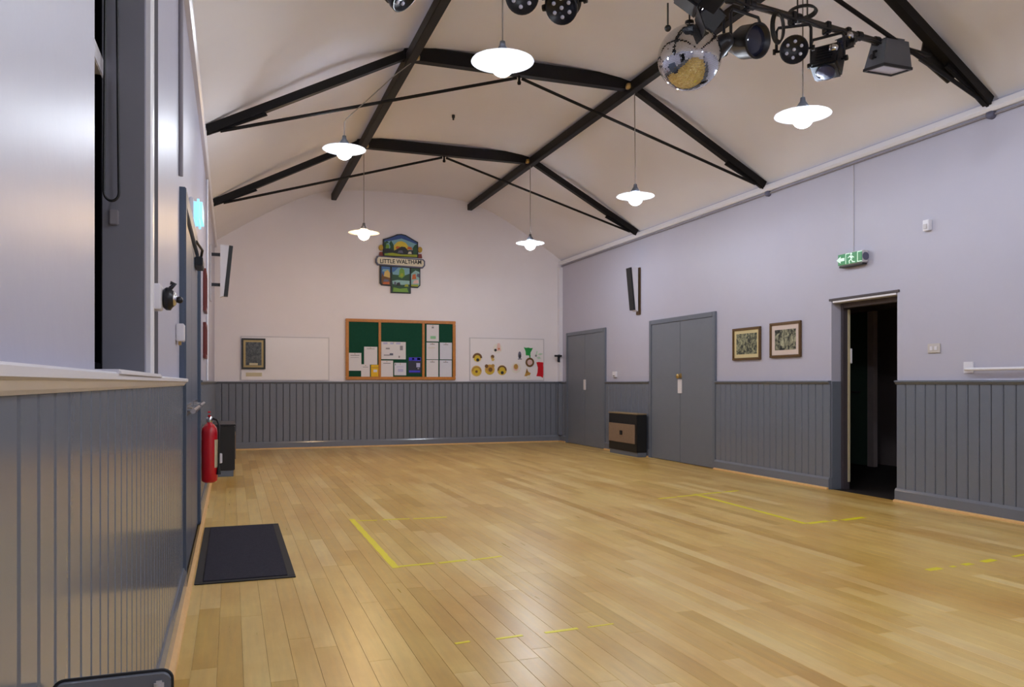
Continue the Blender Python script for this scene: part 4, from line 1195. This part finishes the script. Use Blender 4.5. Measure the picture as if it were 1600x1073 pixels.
# blind cord loop in the window reveal
r = thing('blind_cord', (-.365, 2.85, 1.7), 'dark looped blind cord hanging in the near window reveal', 'cord')
c0 = Vector((-.365, 2.85, 1.765)); pts = []
for s in range(0, 13):
    a = PI + PI * s / 12
    pts.append((c0.x + .022 * math.cos(a), c0.y, c0.z + .028 * math.sin(a)))
path = [(c0.x - .015, c0.y, 2.9)] + pts + [(c0.x + .018, c0.y, 2.2), (c0.x + .012, c0.y, 2.9)]
mb = MB().tube(path, .0045, 6); mb.build('loop', 'black', parent=r)
mb = MB().box(c0.x - .014, c0.x + .014, 2.902, 2.919, 1.67, 1.72, .003); mb.build('cleat', 'grey_ink', parent=r)
# grey panel with dark rounded edging at the foot of the frame, standing against the wall
r = thing('folded_table', (-.165, 1.3, 0), 'grey panel with a dark rounded edge standing against the near left wall', 'table')
X0, X1, ZT, RR = XL + .024, -.083, .717, .014
def rounded(x0, x1, zt, rr):
    p = [(-.203, 0.0), (-.203, .14), (x0, .14), (x0, zt - rr)]      # cut back to clear the skirting
    p += [(x0 + rr - rr * math.cos(PI / 2 * i / 6), zt - rr + rr * math.sin(PI / 2 * i / 6)) for i in range(1, 7)]
    p += [(x1 - rr + rr * math.sin(PI / 2 * i / 6), zt - rr + rr * math.cos(PI / 2 * i / 6)) for i in range(0, 7)]
    return p + [(x1, 0.0)]
MB().prism(rounded(X0 + .003, X1 - .003, ZT - .003, RR), 'Y', 1.300, 1.325).build('panel', 'grey', parent=r)
pth = [(a, 1.3125, max(b, .005)) for a, b in rounded(X0 + .0025, X1 - .0025, ZT - .0025, RR)]
mb = MB().tube(pth, .0032, 8); mb.build('edging', 'rubber', parent=r)
mb = MB().box(X1 - .026, X1 - .012, 1.292, 1.2995, 0.02, ZT - .012, .003); mb.build('highlight_strip', 'pale_frame', parent=r)  # pale strip painted as the highlight near the panel's right edge

# ================================================================== ON THE FLOOR
r = thing('door_mat', (.08, 5.79, 0), 'charcoal doormat with a black rubber edge in front of the blue-grey doors', 'mat')
MB().box(-.205 + .05, .345 - .03, 4.90, 6.70, .0005, .011, .003).build('pile', 'mat_pile', parent=r)
mb = MB()
for a, b, c, d in ((-.200, .36, 4.855, 4.8995), (-.200, .36, 6.7005, 6.745), (-.200, -.1555, 4.8995, 6.7005), (.3155, .36, 4.8995, 6.7005)):
    mb.box(a, b, c, d, .0005, .006, .002)
mb.build('border', 'rubber', parent=r)

def tape(pieces, label):
    """worn floor tape: pieces (x0, y0, x1, y1, width), one strip in as many scraps as are left of it"""
    x0, y0 = pieces[0][:2]; x1, y1 = pieces[-1][2:4]
    r = thing('floor_tape', ((x0 + x1) / 2, (y0 + y1) / 2, 0), label, 'tape', 'yellow floor tape marks') if len(pieces) > 1 else None
    for x0, y0, x1, y1, wd in pieces:
        mb = MB()
        a = Vector((x0, y0, 0)); b = Vector((x1, y1, 0)); d = (b - a).normalized(); n_ = Vector((-d.y, d.x, 0)) * wd / 2
        k = max(2, int((b - a).length / .06))
        edge = [a.lerp(b, i / k) + n_ * random.uniform(.8, 1.05) for i in range(k + 1)] + [a.lerp(b, i / k) - n_ * random.uniform(.8, 1.05) for i in range(k, -1, -1)]
        mb.prism([(q.x, q.y) for q in edge], 'Z', .0003, .0012)
        if r is None: return tag(mb.build('floor_tape', 'tape'), label, 'tape', 'yellow floor tape marks')
        mb.build('tape_scrap', 'tape', parent=r)
    return r
tape([(.955, 6.78, .965, 4.90, .05)], 'boldest yellow tape strip, long side of the mark near the mat')
tape([(.99, 6.68, 1.15, 6.65, .035), (1.20, 6.66, 1.42, 6.63, .04), (1.45, 6.62, 1.74, 6.61, .045)], 'far worn arm of the yellow tape mark near the mat')
tape([(.99, 4.93, 1.22, 4.95, .035), (1.25, 4.94, 1.44, 4.97, .04), (1.47, 4.95, 1.69, 5.0, .03)], 'near worn arm of the yellow tape mark near the mat')
tape([(4.515, 7.13, 4.42, 5.33, .05)], 'long yellow tape strip on the right side of the floor')
tape([(4.0, 6.96, 4.22, 7.0, .04), (4.25, 7.02, 4.48, 7.06, .05), (4.56, 7.10, 4.85, 7.15, .05), (4.88, 7.15, 5.1, 7.2, .04)], 'far arm of the right yellow tape mark')
tape([(4.45, 5.33, 4.68, 5.36, .06), (4.72, 5.35, 4.78, 5.38, .05), (4.83, 5.36, 5.1, 5.41, .06)], 'near broken arm of the right yellow tape mark')
tape([(4.03, 3.755, 4.15, 3.77, .05), (4.24, 3.775, 4.28, 3.78, .03), (4.36, 3.79, 4.44, 3.80, .045), (4.55, 3.81, 4.68, 3.835, .05), (4.88, 3.86, 5.12, 3.90, .03)], 'yellow tape scraps at the right edge of the floor')
tape([(.93, 3.39, 1.0, 3.40, .022), (1.12, 3.39, 1.25, 3.40, .022), (1.36, 3.40, 1.53, 3.41, .025), (1.58, 3.41, 1.72, 3.42, .012)], 'faint yellow tape scraps in the foreground')

for o in list(bpy.data.objects):
    if '_org' in o: del o['_org']
